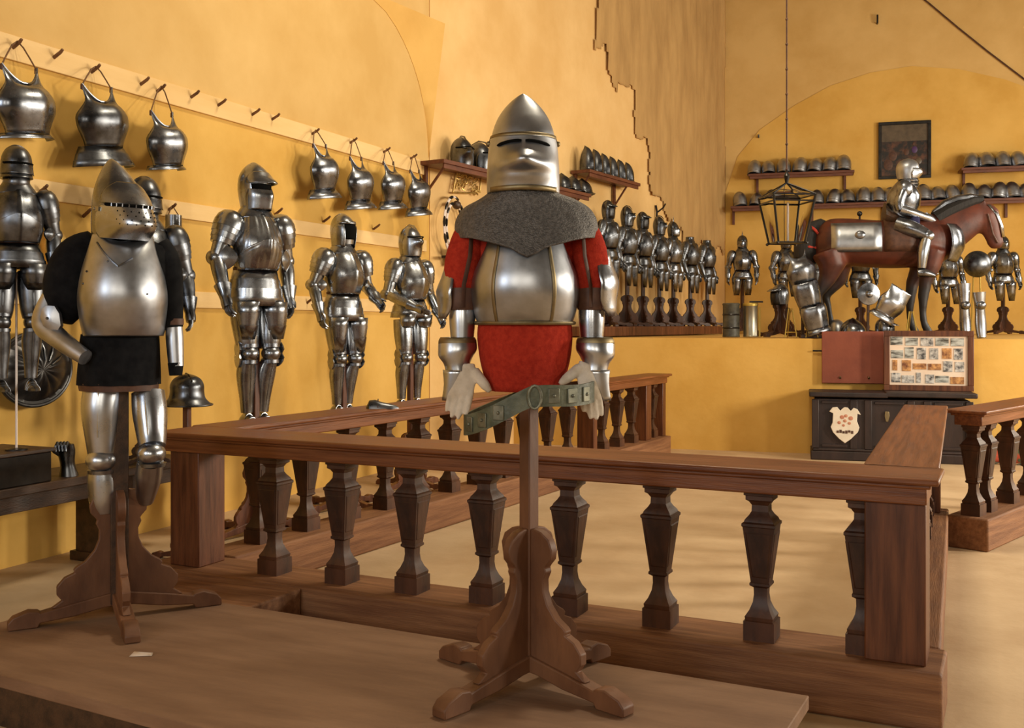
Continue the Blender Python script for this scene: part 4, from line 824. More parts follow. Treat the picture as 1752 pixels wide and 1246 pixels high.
# ================================================================== shelves and helmets on the rear walls
def shelf(label, p0, p1, n, depth, mat='shelf_wood', br=(.08, .92), drop=.28, th=.045, strut=True):
    """board from p0 to p1 (front top edge), the wall lies depth behind it, n points into the room"""
    p0, p1, n = Vector(p0), Vector(p1), Vector(n); ax = p1-p0; L = ax.length; rz = math.atan2(ax.y, ax.x)
    t_ = thing('shelf', label, 'shelf', p0-n*0, rz)
    sg = 1 if Vector((-math.sin(rz), math.cos(rz), 0)).dot(n) < 0 else -1      # local +y points to the wall when sg = 1
    mb = MB(); mb.box((L/2, sg*depth/2, -th/2), (L, depth, th)); mb.build('board', mat, t_, bevel=.004)
    mb = MB(); mb.box((L/2, sg*.03, -th-.025), (L-.06, .02, .05)); mb.build('edge_rail', mat, t_, bevel=.003)
    for f in br:
        mb = MB(); mb.box((L*f, sg*(depth-.02), -th-drop/2), (.045, .04, drop)); B_ = mb.build('bracket', mat, t_, bevel=.003)
        if strut:
            mb = MB(); mb.tube([(L*f, sg*.05, -th), (L*f, sg*(depth-.03), -th-drop*.85)], .016, 4); mb.build('strut', mat, B_)
    return t_
def helmet_proto(kind, m, dm, cat='helmet'):
    t_ = thing('helmet', '', cat); helm(t_, kind, 0, m, dm, n=18); return t_
def cabasset_proto(tall=.30, m='old_steel', lean=0, point=.02, w=.115, wear=0):
    t_ = thing('helmet', '', 'helmet'); M = Matrix.Rotation(math.radians(lean), 4, 'X'); mb = MB(M); h = tall
    shell(mb, [(0, 0, 0, w*1.22, w*1.42, w*1.42), (.010, 0, 0, w*1.10, w*1.26, w*1.26), (.03, 0, 0, w*.98, w*1.10, w*1.10), (h*.4, 0, 0, w*.94, w*1.04, w*1.06), (h*.66, 0, .004, w*.74, w*.82, w*.86), (h*.86, 0, .010, w*.40, w*.45, w*.48), (h*.96, 0, point, w*.14, w*.15, w*.16), (h, 0, point*1.4, .003, .003, .003)], 24, 3)
    if wear:
        mb = MB(M); shell(mb, [(0, 0, 0, w*1.02, w*1.10, w*1.08), (.012, 0, 0, w*.96, w*1.02, w*1.0), (h*.2, 0, 0, w*1.0, w*1.06, w*1.06), (h*.5, 0, 0, w*1.0, w*1.05, w*1.06), (h*.74, 0, .006, w*.80, w*.84, w*.86), (h*.90, 0, .012, w*.48, w*.50, w*.52), (h*.98, 0, point, w*.18, w*.18, w*.18), (h, 0, point*1.2, .003, .003, .003)], 24, 3)
    mb.build('bowl', m, t_, sharp=60, solid=.004)
    mb = MB(M); mb.tube([(w*(1.0 if wear else .965)*math.sin(q), -w*(1.06 if wear else 1.085)*math.cos(q), .05) for q in [2*pi*j/20 for j in range(20)]], .004, 5, closed=True); mb.build('rivet_band', m, t_)
    return t_
PROT = {}
def put(proto, loc, rz, label, group, scale=1):
    if proto not in PROT: PROT[proto] = [MAKE[proto](), False]
    r, used = PROT[proto]
    o = r if not used else copy_tree(r); PROT[proto][1] = True
    place(o, loc, rz, scale, label, group); return o
MAKE = {'close': lambda: helmet_proto('close', 'dark_steel', 'dark_steel'), 'burgonet': lambda: helmet_proto('burgonet', 'old_steel', 'dark_steel'),
        'pointed': lambda: cabasset_proto(.36, 'dark_steel', 0, .03, .10), 'cap': lambda: cabasset_proto(.33, 'brushed_steel', -18, .03, .128, 1),
        'cap2': lambda: cabasset_proto(.31, 'brushed_steel', -24, .04, .130, 1), 'capdark': lambda: cabasset_proto(.24, 'dark_steel', -8, .0, .115)}
r2 = math.atan2(T2.y, T2.x); rN2 = math.atan2(N2.x, -N2.y)       # a figure turned rN2 faces away from the rear left wall
def on_w2(x, y, off): return at_plane(x, y, B0+N2*off, N2)
a = on_w2(760, 266, .36); b = on_w2(1012, 338, .36); za = 3.27
shelf('dark shelf with close helmets high on the rear left wall, passing behind the central helmet', (a.x, a.y, za), (b.x, b.y, za), N2, .34, br=(.03, .5, .94), drop=.34)
gr = 'helmets on the dark shelf behind the central helmet'
for i, x in enumerate((790, 822, 857, 890, 925, 964, 982, 999)):
    p = on_w2(x, 270, .20)
    put('close' if i < 3 else 'capdark', (p.x, p.y, za), rN2+math.radians((-8, 12, 0, 5, -6, 4, 0, 6)[i]-(0 if i else 20)), 'dark helmet %s along the shelf behind the central pointed helmet' % ('leftmost' if i == 0 else 'rightmost' if i == 7 else ORD[i]+' from the left'), gr, 1.15 if i < 3 else 1.0)
a = on_w2(1010, 287, .32); b = on_w2(1096, 320, .32); zb_ = 3.62
shelf('short dark shelf with pointed helmets right of the central helmet', (a.x, a.y, zb_), (b.x, b.y, zb_), N2, .30, br=(.06, .80), drop=.36)
for i in range(6):
    q = a.lerp(b, .10+.16*i)-N2*.13
    put('pointed', (q.x, q.y, zb_), rN2+.1*i, 'tall pointed helmet on the short shelf, %s from the left' % ORD[i], 'pointed helmets on the short shelf', (1.0, .98, .92, .9, .88, .86)[i])
# lone iron bracket on the rear left wall
p = on_w2(1122, 362, .02); t_ = thing('iron_bracket', 'small rusty iron bracket on the wall beside the ragged cloth', 'bracket', p, rN2)
mb = MB(); mb.tube([(0, 0, .10), (0, -.02, 0), (0, -.01, -.22)], .016, 6); mb.build('stem', 'black_iron', t_)
mb = MB(); mb.tube([(0, -.02, -.02), (.03, -.12, .06), (.02, -.16, .12)], .013, 6); mb.build('hook', 'black_iron', t_)
# back wall shelves: one long, two short
def on_b(x, y, off): return at_plane(x, y, B1+NB*off, NB)
def bshelf(label, x0, x1, y, off, br):
    a, b = on_b(x0, y, off), on_b(x1, y, off); z = (a.z+b.z)/2 if x1 < 1700 else a.z
    shelf(label, (a.x, a.y, z), (b.x, b.y, z), NB, off-.02, br=br, drop=.26, strut=False); return z
rNB = math.atan2(NB.x, -NB.y)
def row(xs, z, gname, lab):
    for i, x in enumerate(xs):
        p = on_b(x, 350, .29)
        put(('cap', 'cap2')[(i*7+i//3) % 2], (p.x, p.y, z), rNB+random.uniform(-.5, .5), lab(i), gname, random.uniform(.94, 1.08))
z = bshelf('upper shelf with seven helmets on the back wall behind the lantern', 1280, 1462, 294, .46, (.08, .92))
row((1290, 1315, 1341, 1367, 1393, 1418, 1443), z, 'helmets on the upper shelf behind the lantern', lambda i: 'steel helmet on the upper shelf behind the lantern, %s from the left' % ORD[i])
z = bshelf('upper shelf with helmets on the back wall at far right', 1645, 1790, 287, .46, (.07, .95))
row((1661, 1689, 1717, 1745), z, 'helmets on the far right upper shelf', lambda i: 'steel helmet on the far right upper shelf, %s from the left' % ORD[i])
z = bshelf('long lower shelf lined with helmets across the back wall', 1250, 1800, 353, .46, (.005, .27, .5, .88))
row((1267, 1293, 1319, 1345, 1371, 1398, 1425, 1451, 1477, 1502, 1527, 1553, 1580, 1606, 1632, 1658, 1682, 1708, 1734, 1759), z, 'helmets along the long lower shelf', lambda i: 'steel helmet on the long lower back shelf, %s from the left' % ORD[i])
# framed painting
a = on_b(1503, 210, .05); b = on_b(1593, 304, .05); w = (Vector((b.x, b.y))-Vector((a.x, a.y))).length; h = a.z-b.z
t_ = thing('painting', 'small dark framed painting with figures on the back wall above the rider', 'painting', ((a.x+b.x)/2, (a.y+b.y)/2, b.z), rNB)
fw = .055
for c, s_ in (((0, 0, h-fw/2), (w, .05, fw)), ((0, 0, fw/2), (w, .05, fw)), ((-w/2+fw/2, 0, h/2), (fw, .05, h-2*fw)), ((w/2-fw/2, 0, h/2), (fw, .05, h-2*fw))):
    mb = MB(); mb.box(c, s_); mb.build('frame_side', 'black_iron', t_, bevel=.005)
mb = MB(); mb.box((0, .012, h*.38), (w-2*fw, .012, h*.64)); mb.build('canvas', 'painting', t_)
mb = MB(); mb.box((0, .010, h*.80), (w-2*fw, .012, h*.29)); mb.build('canvas_upper', 'painting_sky', t_)
for x, z_, c, r in ((.17, .50, 'violet', .05), (.16, .60, 'strap_leather', .025), (.03, .46, 'strap_leather', .045), (-.2, .40, 'strap_leather', .07), (-.28, .25, 'strap_leather', .08), (.24, .30, 'painting_sky', .05), (-.02, .26, 'strap_leather', .07)):
    mb = MB(); mb.loft([[(x+r*math.cos(q), .005, h*z_+r*1.25*math.sin(q)) for q in [2*pi*j/14 for j in range(14)]], [(x+r*.8*math.cos(q), .001, h*z_+r*1.0*math.sin(q)) for q in [2*pi*j/14 for j in range(14)]]]); mb.build('painted_figure', c, t_)
# gilt openwork ornament under the dark shelf
p = on_w2(800, 312, .06); t_ = thing('ornament', 'gilt openwork tendril ornament under the dark shelf on the rear wall', 'ornament', p, rN2)
rnd = random.Random(5)
mb = MB(); mb.tube([(-.30, 0, -.15), (-.24, 0, .06), (-.20, 0, .17), (.0, 0, .15), (.28, 0, .10), (.26, 0, -.08), (.05, 0, -.12), (-.30, 0, -.15)], .012, 6); mb.build('border', 'gilt', t_)
for i in range(26):
    cx, cz = rnd.uniform(-.22, .22), rnd.uniform(-.13, .10); r0 = rnd.uniform(.035, .075); ph = rnd.uniform(0, 6.3); sg = rnd.choice((-1, 1))
    mb = MB(); mb.tube([(cx+r0*(1-k*.07)*math.cos(ph+sg*k*.55), -.012*math.sin(k+i), cz+r0*(1-k*.07)*math.sin(ph+sg*k*.55)) for k in range(12)], [.008]*10+[.005, .003], 5); mb.build('tendril', 'gilt', t_)
# hoop of banded straps with a dark block below
p = on_w2(776, 388, .10); t_ = thing('hoop', 'hoop of dark and pale banded straps hung left of the mail collar', 'ornament', p, rN2+.15)
for r0, nm in ((.30, 'outer_strap'), (.235, 'inner_strap')):
    mb = MB(); mb.tube([(r0*.86*math.cos(2*pi*j/36), -.01, r0*1.12*math.sin(2*pi*j/36)) for j in range(36)], .015, 6, closed=True, ell=.6); st_ = mb.build(nm, 'candle', t_)
    for k in range(11):
        q0 = 2*pi*k/11; mb = MB(); mb.tube([(r0*.86*math.cos(q0+.085*j), -.01, r0*1.12*math.sin(q0+.085*j)) for j in range(5)], [.012, .019, .020, .019, .012], 6, ell=.8); mb.build('dark_band', 'black_iron', st_)
mb = MB(); mb.ball((.02, -.03, .245), (.06, .05, .05), 14, 8); mb.build('boss', 'dark_wood', t_)
mb = MB(); mb.prism([(-.26, -.37), (-.10, -.37), (-.09, -.45), (.06, -.40), (.17, -.27), (.05, -.27), (-.12, -.22), (-.10, -.33), (-.26, -.34)], .07, 'y', (0, -.01, 0)); mb.build('block', 'black_iron', t_, bevel=.006)
# ragged cloth hanging on the rear left wall up to the corner
poly = [(1026, -90), (1022, -12), (1015, 82), (1026, 84), (1036, 88), (1041, 124), (1046, 120), (1051, 152), (1057, 164), (1060, 143), (1084, 152), (1086, 180), (1088, 228), (1106, 236), (1108, 262), (1113, 330), (1128, 340), (1134, 346), (1137, 366), (1147, 372), (1152, 395), (1162, 402), (1166, 390), (1170, 424), (1186, 428), (1200, 415), (1216, 434), (1228, 420), (1240, 428), (1243, 300), (1240, 200), (1240, -90)]
P2 = []
for x, y in poly:
    q = on_w2(x, y, .02); P2.append(((q-B0).dot(T2), q.z))
Lw = (B1-B0).length-.012; P2 = [(min(s_, Lw), z_) for s_, z_ in P2]
def inside(px_, pz_):
    c_ = False; j_ = len(P2)-1
    for i_ in range(len(P2)):
        (xa, za2), (xb, zb2) = P2[i_], P2[j_]
        if (za2 > pz_) != (zb2 > pz_) and px_ < (xb-xa)*(pz_-za2)/(zb2-za2)+xa: c_ = not c_
        j_ = i_
    return c_
s0, s1 = min(p[0] for p in P2), Lw; z0_, z1_ = min(p[1] for p in P2)-.05, max(p[1] for p in P2); gs = .052
ns, nz_ = int((s1-s0)/gs), int((z1_-z0_)/gs); bm = bmesh.new(); gv = {}
def gvert(i_, j_):
    if (i_, j_) not in gv:
        s_, z_ = s1-i_*gs, z0_+j_*gs; hang = sstep(2.2, 5.5, z_)
        f = .030*noise.noise(Vector((s_*1.9, 0, z_*.35)))+.075*abs(noise.noise(Vector((s_*2.6+.25*z_, 3, z_*.42))))+.02*noise.noise(Vector((s_*7, 1, z_*1.1)))
        w_ = B0+T2*s_+N2*(.022+max(-.012, f*.8)*min(1, i_/3)); gv[(i_, j_)] = bm.verts.new((w_.x, w_.y, z_+.02*noise.noise(Vector((s_*9, z_*9, 2)))))
    return gv[(i_, j_)]
for i_ in range(ns):
    for j_ in range(nz_):
        sc, zc_ = s1-(i_+.5)*gs, z0_+(j_+.5)*gs
        jx = .10*noise.noise(Vector((zc_*2.3, sc*.8, 4)))+.05*noise.noise(Vector((zc_*7, sc*3, 9))); jz = .16*noise.noise(Vector((sc*4.5, 8, zc_*.4)))
        if inside(min(sc+jx, Lw-.01), zc_+jz): bm.faces.new((gvert(i_, j_), gvert(i_, j_+1), gvert(i_+1, j_+1), gvert(i_+1, j_)))
me = bpy.data.meshes.new('wall_hanging'); bm.to_mesh(me); bm.free(); me.materials.append(MATS['tan_cloth'])
me.polygons.foreach_set('use_smooth', [True]*len(me.polygons))
o = bpy.data.objects.new('wall_hanging', me); COL.objects.link(o); md = o.modifiers.new('t', 'SOLIDIFY'); md.thickness = .006
tag(o, 'ragged tan cloth with torn left edge hanging down the rear wall to the corner', 'cloth')
# ================================================================== half armours on the raised floor
# plank the row stands on
a, b = on_w2(1020, 560, .95), on_w2(1232, 560, .95); bh = .125
mb = MB(); L = ((b-a).xy).length; mb.box((0, 0, bh/2), (L, .8, bh)); o = mb.build('plank_step', 'red_wood', bevel=.008)
mid = (a+b)/2-N2*.36; o.location = (mid.x, mid.y, PT); o.rotation_euler = (0, 0, r2)
tag(o, 'long red-brown plank step under the row of half armours on the raised floor', 'step')
def half_proto(kind, m='old_steel', dm='dark_steel', tas=.58):
    t_ = thing('half_armour', '', 'armour'); torso(t_, m, dm, (.90, 3), tas, n=22)
    if kind: helm(t_, kind, 1.53, m, dm, n=18)
    for sg in (-1, 1): arm_harness(t_, sg, m, dm, (.28, .03, 1.15), (.28, -.06, .93), n=12, wing=.05)
    return t_
MAKE.update({'half_b': lambda: half_proto('burgonet', 'dark_steel'), 'half_n': lambda: half_proto(None, 'dark_steel'), 'half_s': lambda: half_proto('spiked'), 'half_c': lambda: half_proto('close', 'dark_steel')})
ST_PROTO = None
def far_stand(loc, rz, h, label, group):
    t_ = stand('armour_stand', label, loc, rz, h, cross=pi/4, mat='baluster_wood', k=.78, group=group, post=.05); return t_
for i, (x, ytop, kind) in enumerate(((1041, 342, 'half_b'), (1073, 353, 'half_c'), (1100, 362, 'half_b'), (1128, 374, 'half_c'), (1152, 386, 'half_s'), (1181, 421, 'half_n'), (1210, 424, 'half_n'))):
    q = on_w2(x, ytop, .62); k = .90; topz = {'half_b': 1.80, 'half_c': 1.82, 'half_s': 1.875, 'half_n': 1.575}[kind]
    ordn = 'nearest' if i == 0 else 'farthest' if i == 6 else ORD[i]
    put(kind, (q.x, q.y, max(PT+bh, q.z-topz*k)), rN2, '%s half armour %sin the row along the rear left wall, %s' % ('headless' if kind == 'half_n' else 'dark', '', 'nearest the red sleeve' if i == 0 else 'farthest, next to the corner' if i == 6 else ORD[i]+' from the red sleeve'), 'half armours in a row along the rear left wall', k).scale = (k, k*.80, k)
    far_stand((q.x, q.y, PT+bh), rN2, 1.0, 'dark stand of the row along the rear left wall, %s' % ('nearest' if i == 0 else 'farthest' if i == 6 else ORD[i]+' from the near end'), 'stands in a row along the rear left wall')
for x, ytop, d, kind, rot, lab in ((1270, 395, 17.6, 'half_s', -4, 'half armour with spiked helmet standing alone left of the lantern'), (1345, 396, 17.4, 'half_s', 18, 'half armour seen below the lantern'), (1472, 398, 16.6, 'half_c', 0, 'half armour behind the horse, showing below its belly near the hind leg'),
        (1404, 405, 17.0, 'half_n', 10, 'headless half armour behind the tail of the horse'), (1622, 402, 16.4, 'half_s', 12, 'half armour behind the chest of the horse'), (1716, 395, 16.2, 'half_s', 10, 'half armour with spiked helmet right of the horse head')):
    q = at_d(x, ytop, d); k = .86; tz = {'half_s': 1.875, 'half_c': 1.82, 'half_n': 1.575}[kind]
    put(kind, (q.x, q.y, q.z-tz*k), TH+math.radians(rot-8), lab, 'half armours standing along the back wall', k)
    far_stand((q.x, q.y, PT), TH, 1.2, 'dark wooden stand under the '+lab[:60].replace('half armour ', 'armour '), 'stands of the half armours along the back wall')
# ================================================================== the horse and its rider
dh = 12.1; sh_ = dh/F; c = at_d(1500, 577, dh); HR = math.radians(10); kx = sh_/math.cos(TH-HR)
X = lambda x: (x-1500)*kx
Z = lambda y: (EYE-PT)+(HY-y)*sh_
def hoop_rings(rows, n=18):
    """rows (x, z centre, half height, half width): cross sections of a barrel lying along x"""
    return [[(x, w*math.cos(2*pi*j/n), z+h*math.sin(2*pi*j/n)) for j in range(n)] for x, z, h, w in cat_rom(rows, 3)]
t_ = thing('horse', 'bay model horse in steel barding on the raised floor, facing right', 'horse', (c.x, c.y, PT), HR)
mb = MB()
mb.loft(hoop_rings([(X(1399), Z(415), .10, .08), (X(1405), Z(415), .20, .16), (X(1425), Z(412), .27, .24), (X(1460), Z(414), .285, .27), (X(1500), Z(418), .285, .28), (X(1540), Z(418), .29, .27), (X(1580), Z(414), .29, .24), (X(1605), Z(414), .24, .19), (X(1618), Z(414), .12, .10)]))
mb.tube([(X(1588), 0, Z(412)), (X(1612), 0, Z(396)), (X(1636), 0, Z(382)), (X(1656), 0, Z(371)), (X(1668), 0, Z(366))], [.29, .255, .215, .175, .14], 16, ell=.55, up=(0, 0, 1))
mb.tube([(X(1660), 0, Z(362)), (X(1668), 0, Z(374)), (X(1675), 0, Z(392)), (X(1680), 0, Z(410)), (X(1683), 0, Z(421)), (X(1684), 0, Z(429))], [.13, .155, .125, .095, .088, .055], 14, ell=.62, up=(1, 0, 0))
for sg in (-1, 1):
    mb.tube([(X(1663), sg*.05, Z(360)), (X(1664), sg*.065, Z(350)), (X(1667), sg*.07, Z(342))], [.03, .032, .006], 8, ell=.6)
    dx = 5 if sg > 0 else 0
    mb.tube([(X(1420+dx), sg*.13, Z(430)), (X(1428+dx*3), sg*.14, Z(455)), (X(1420+dx*4), sg*.14, Z(478)), (X(1404+dx*3), sg*.14, Z(505)), (X(1409+dx*3), sg*.14, Z(530)), (X(1413+dx*3), sg*.14, Z(552)), (X(1418+dx*3), sg*.14, Z(566)), (X(1420+dx*3), sg*.14, Z(576))], [.20, .16, .10, .062, .045, .044, .052, .064], 12)
    mb.tube([(X(1586), sg*.12, Z(430)), (X(1580-dx*2), sg*.13, Z(460)), (X(1573-dx*3), sg*.13, Z(485)), (X(1570-dx*3), sg*.13, Z(508)), (X(1569-dx*3), sg*.13, Z(535)), (X(1571-dx*3), sg*.13, Z(553)), (X(1577-dx*3), sg*.13, Z(566)), (X(1579-dx*3), sg*.13, Z(576))], [.15, .115, .075, .062, .042, .043, .050, .062], 12)
mb.build('body', 'bay_coat', t_, remesh=.022)
mb = MB(); P = [(X(1428), 0, Z(388)), (X(1412), 0, Z(384)), (X(1396), -.02, Z(392)), (X(1387), -.03, Z(412)), (X(1386), -.03, Z(438)), (X(1390), -.03, Z(455))]
mb.tube(P, [.05, .085, .12, .145, .14, .06], 14); TL = mb.build('tail', 'horse_hair', t_)
for q0, q1 in (((X(1397), Z(386)), (X(1405), Z(402))), ((X(1380), Z(420)), (X(1402), Z(424)))):
    m_ = ((q0[0]+q1[0])/2, (q0[1]+q1[1])/2); mb = MB(); mb.tube([(q0[0]-.02, -.10, q0[1]), (m_[0], -.165, m_[1]), (q1[0]+.02, -.10, q1[1])], .016, 6); mb.build('tail_tie', 'tassel_red', TL)
mb = MB(); mb.tube([(X(1592), -.005, Z(378)), (X(1610), 0, Z(366)), (X(1630), 0, Z(356)), (X(1650), 0, Z(348)), (X(1664), 0, Z(347))], [.10, .10, .09, .075, .05], 10, ell=1.25, up=(0, 0, 1)); mb.build('mane', 'horse_hair', t_)
mb = MB(); mb.tube([(X(1588), 0, Z(366)), (X(1606), 0, Z(352)), (X(1625), 0, Z(345)), (X(1645), 0, Z(342)), (X(1660), 0, Z(344))], [.03, .05, .05, .045, .03], 10, ell=1.7, up=(0, 0, 1)); mb.build('crinet', 'old_steel', t_)
mb = MB(); mb.loft([[(X(1668)+.055*math.sin(q), -.13*math.cos(q)*.6, Z(356)) for q in [pi*j/8 for j in range(9)]], [(X(1680)+.055*math.sin(q), -.14*math.cos(q)*.6, Z(372)) for q in [pi*j/8 for j in range(9)]], [(X(1687)+.05*math.sin(q), -.12*math.cos(q)*.55, Z(390)) for q in [pi*j/8 for j in range(9)]], [(X(1691)+.04*math.sin(q), -.09*math.cos(q)*.5, Z(410)) for q in [pi*j/8 for j in range(9)]]], False); mb.build('chanfron', 'steel', t_, solid=.008)
mb = MB(); mb.tube([(X(1668), -.10, Z(372)), (X(1676), -.085, Z(405)), (X(1684), -.06, Z(420))], .010, 6); mb.build('bridle', 'strap_leather', t_)
# rump plate, chest plate, saddle and saddle cloth
R = []
for i in range(13):
    q = -.35+2.3*i/12
    R.append([(x, -.305*math.cos(q), Z(417)+.325*math.sin(q)) for x in (X(1425), X(1440), X(1465), X(1490), X(1504))])
R = [r for r in R if r[0][2] > Z(441)]
mb = MB(); mb.loft(R[:7], False); CR = mb.build('rump_plate', 'brushed_steel', t_, solid=.008)
mb = MB(); mb.ball((X(1470), -.30, Z(405)), (.06, .02, .05), 10, 6); mb.build('boss', 'old_steel', CR)
mb = MB(); mb.tube([(X(1473), 0, Z(378)), (X(1473), 0, Z(368))], .012, 6); mb.ball((X(1473), 0, Z(365)), .032, 12, 8); mb.build('finial', 'black_iron', t_)
mb = MB(); shell(mb, [(Z(450), X(1596), 0, .20, .20, .1, 20, 130), (Z(425), X(1598), 0, .27, .26, .1, 20, 140), (Z(400), X(1596), 0, .27, .26, .1, 20, 140), (Z(388), X(1592), 0, .24, .24, .1, 20, 130)], 18, 4); mb.build('chest_plate', 'old_steel', t_, solid=.01)
mb = MB(); mb.loft([[(x, -.295*math.cos(q), Z(418)+.315*math.sin(q)) for q in [-.35+.25*j for j in range(16)]] for x in (X(1508), X(1525), X(1545), X(1556))], False); mb.build('saddle_cloth', 'strap_leather', t_, solid=.012)
mb = MB(); mb.loft([[(X(x), w*math.cos(2*pi*j/16), Z(y)+h*math.sin(2*pi*j/16)) for j in range(16)] for x, y, w, h in ((1508, 372, .10, .08), (1512, 370, .20, .16), (1520, 375, .22, .12), (1540, 382, .18, .06), (1555, 377, .16, .10), (1560, 372, .10, .08))]); mb.build('saddle', 'dark_wood', t_)
mb = MB(); mb.box((X(1500), 0, Z(577)-.01+.02), (1.75, .62, .04)); mb.build('base_board', 'dark_wood', t_)
# rider
t_ = thing('rider_armour', 'grey plate armour mounted as a rider on the horse, facing right', 'armour', (c.x, c.y, PT), HR)
RX = lambda y, rows: 0
mb = MB(); R = []
for y, x0, hw, dp in ((398, 1534, .15, .16), (385, 1533, .16, .17), (372, 1536, .14, .15), (355, 1541, .17, .19), (338, 1543, .20, .19), (325, 1542, .20, .15), (316, 1544, .11, .11), (308, 1547, .075, .08)):
    R.append([(X(x0)+dp*math.cos(2*pi*j/20), hw*math.sin(2*pi*j/20), Z(y)) for j in range(20)])
mb.loft(R); mb.build('cuirass', 'old_steel', t_, sharp=60)
HMt = Matrix.Translation((X(1549), 0, Z(309)))
mb = MB(HMt @ Matrix.Rotation(pi/2, 4, 'Z')); shell(mb, [(0, 0, 0, .095, .10, .12), (.08, 0, 0, .11, .125, .135), (.16, 0, 0, .108, .12, .13), (.22, 0, 0, .07, .08, .085), (.25, 0, 0, .004, .004, .004)], 22, 3, cap=True); HH = mb.build('helmet', 'brushed_steel', t_, sharp=60)
mb = MB(HMt @ Matrix.Rotation(pi/2, 4, 'Z')); shell(mb, [(.0, 0, 0, .10, .108, .1, -75, 75), (.06, 0, 0, .115, .134, .1, -80, 80), (.125, 0, 0, .112, .130, .1, -72, 72)], 20, 3, bump=lambda a_, z_: .030*gauss(a_, 30)*gauss(z_-.085, .05)); mb.build('visor', 'steel', HH, solid=.006)
mb = MB(); 
for i in range(3): mb.tube([(X(1553)+.10*math.cos(q)-.02, .10*math.sin(q), Z(312+5*i)) for q in [2*pi*j/16 for j in range(16)]], .018, 6, closed=True)
mb.build('gorget', 'old_steel', t_)
for sg in (-1, 1):
    mb = MB(); mb.ball((X(1540), sg*.19, Z(328)), (.095, .09, .11), 14, 9); mb.build('pauldron', 'old_steel', t_)
    mb = limb([(X(1538), sg*.21, Z(332)), (X(1531), sg*.24, Z(352)), (X(1533), sg*.245, Z(364))], [.065, .06, .055], 14, 3); mb.build('rerebrace', 'old_steel', t_)
    mb = limb([(X(1533), sg*.245, Z(362)), (X(1552), sg*.22, Z(369)), (X(1576), sg*.15, Z(377))], [.056, .054, .042], 14, 3); mb.build('vambrace', 'steel', t_)
    mb = limb([(X(1572), sg*.15, Z(375)), (X(1581), sg*.12, Z(379)), (X(1590), sg*.09, Z(385))], [.055, .05, .03], 12, 3); GG = mb.build('gauntlet', 'steel', t_)
    mb = MB()
    for o in (-.03, -.01, .01, .03): mb.tube([(X(1586), sg*.10+o, Z(382)), (X(1592), sg*.10+o, Z(387)), (X(1591), sg*.10+o, Z(393))], [.012, .011, .007], 6)
    mb.build('fingers', 'steel', GG)
    mb = limb([(X(1530), sg*.20, Z(388)), (X(1550), sg*.27, Z(396)), (X(1570), sg*.30, Z(407))], [.105, .092, .072], 16, 4); mb.build('cuisse', 'old_steel', t_)
    mb = MB(); mb.ball((X(1573), sg*.30, Z(409)), (.075, .07, .07), 14, 9); mb.build('poleyn', 'steel', t_)
    mb = limb([(X(1571), sg*.30, Z(412)), (X(1566), sg*.315, Z(435)), (X(1564), sg*.315, Z(462))], [.058, .066, .044], 14, 4); mb.build('greave', 'steel', t_)
    mb = limb([(X(1558), sg*.315, Z(470)), (X(1568), sg*.315, Z(470)), (X(1584), sg*.315, Z(475))], [.045, .05, .022], 12, 3); mb.build('sabaton', 'old_steel', t_)
    mb = MB(); shell(mb, [(Z(405), X(1542), 0, .2, .3, .2, *sorted((sg*-0+20, sg*0+60))), (Z(385), X(1540), 0, .18, .26, .2, 20, 60)], 6, 2) if False else mb.box((X(1556), sg*.20, Z(388)), (.10, .10, .18)); mb.build('hose', 'blue_cloth', t_, bevel=.03)
# ================================================================== small pieces on the raised floor
gL = 'loose pieces along the edge of the raised floor'
def edge(x, off): p = at_plane(x, 577, PF-NB*off, NB); return Vector((p.x, p.y, PT))
p = edge(1251, .25); t_ = thing('drum', 'dark square-shouldered canister beside a pale tin on the raised floor', 'canister', p, TH)
mb = MB(); mb.lathe([(.10, 0), (.105, .01), (.10, .02), (.10, .38), (.105, .39), (.105, .40), (.095, .41)], 24); mb.build('body', 'drum_dark', t_)
mb = MB(); mb.lathe([(.101, .10), (.106, .11), (.101, .12)], 24, cap=False); mb.lathe([(.101, .26), (.106, .27), (.101, .28)], 24, cap=False); mb.build('rib', 'black_iron', t_)
p = edge(1284, .3); t_ = thing('tin', 'pale metal tin with yellow rim on the raised floor left of the lantern', 'canister', p, TH)
mb = MB(); mb.lathe([(.085, 0), (.09, .01), (.085, .02), (.085, .37), (.09, .38)], 24); mb.build('body', 'tin', t_)
mb = MB(); mb.lathe([(.091, .375), (.093, .395), (.086, .41), (.02, .415)], 24); mb.build('lid', 'yellow_metal', t_)
mb = MB(); mb.box((.07, 0, .425), (.16, .03, .02)); mb.build('handle', 'black_iron', t_, bevel=.003)
mb = MB(); mb.tube([(.10, -.04, 0), (.10, -.04, .36)], .012, 6); mb.build('side_rod', 'yellow_metal', t_)
def easel(x, off, h, label, rz=0):
    p = edge(x, off); t_ = thing('easel', label, 'easel', p, TH+rz)
    mb = MB(); mb.tube([(-.07, 0, 0), (-.02, .02, h)], .008, 6); mb.build('leg', 'yellow_metal', t_)
    mb = MB(); mb.tube([(.07, 0, 0), (.02, .02, h)], .008, 6); mb.build('leg', 'yellow_metal', t_)
    mb = MB(); mb.tube([(0, .14, 0), (0, .02, h)], .008, 6); mb.build('rear_leg', 'yellow_metal', t_)
    mb = MB(); mb.tube([(-.065, .002, .06), (.065, .002, .06)], .007, 6); mb.build('crossbar', 'yellow_metal', t_); return t_
easel(1353, .10, .34, 'small yellow metal easel below the lantern'); easel(1389, .10, .22, 'smaller yellow metal easel under the diagonal plates')
easel(1560, .10, .30, 'small yellow metal easel between the horse legs')
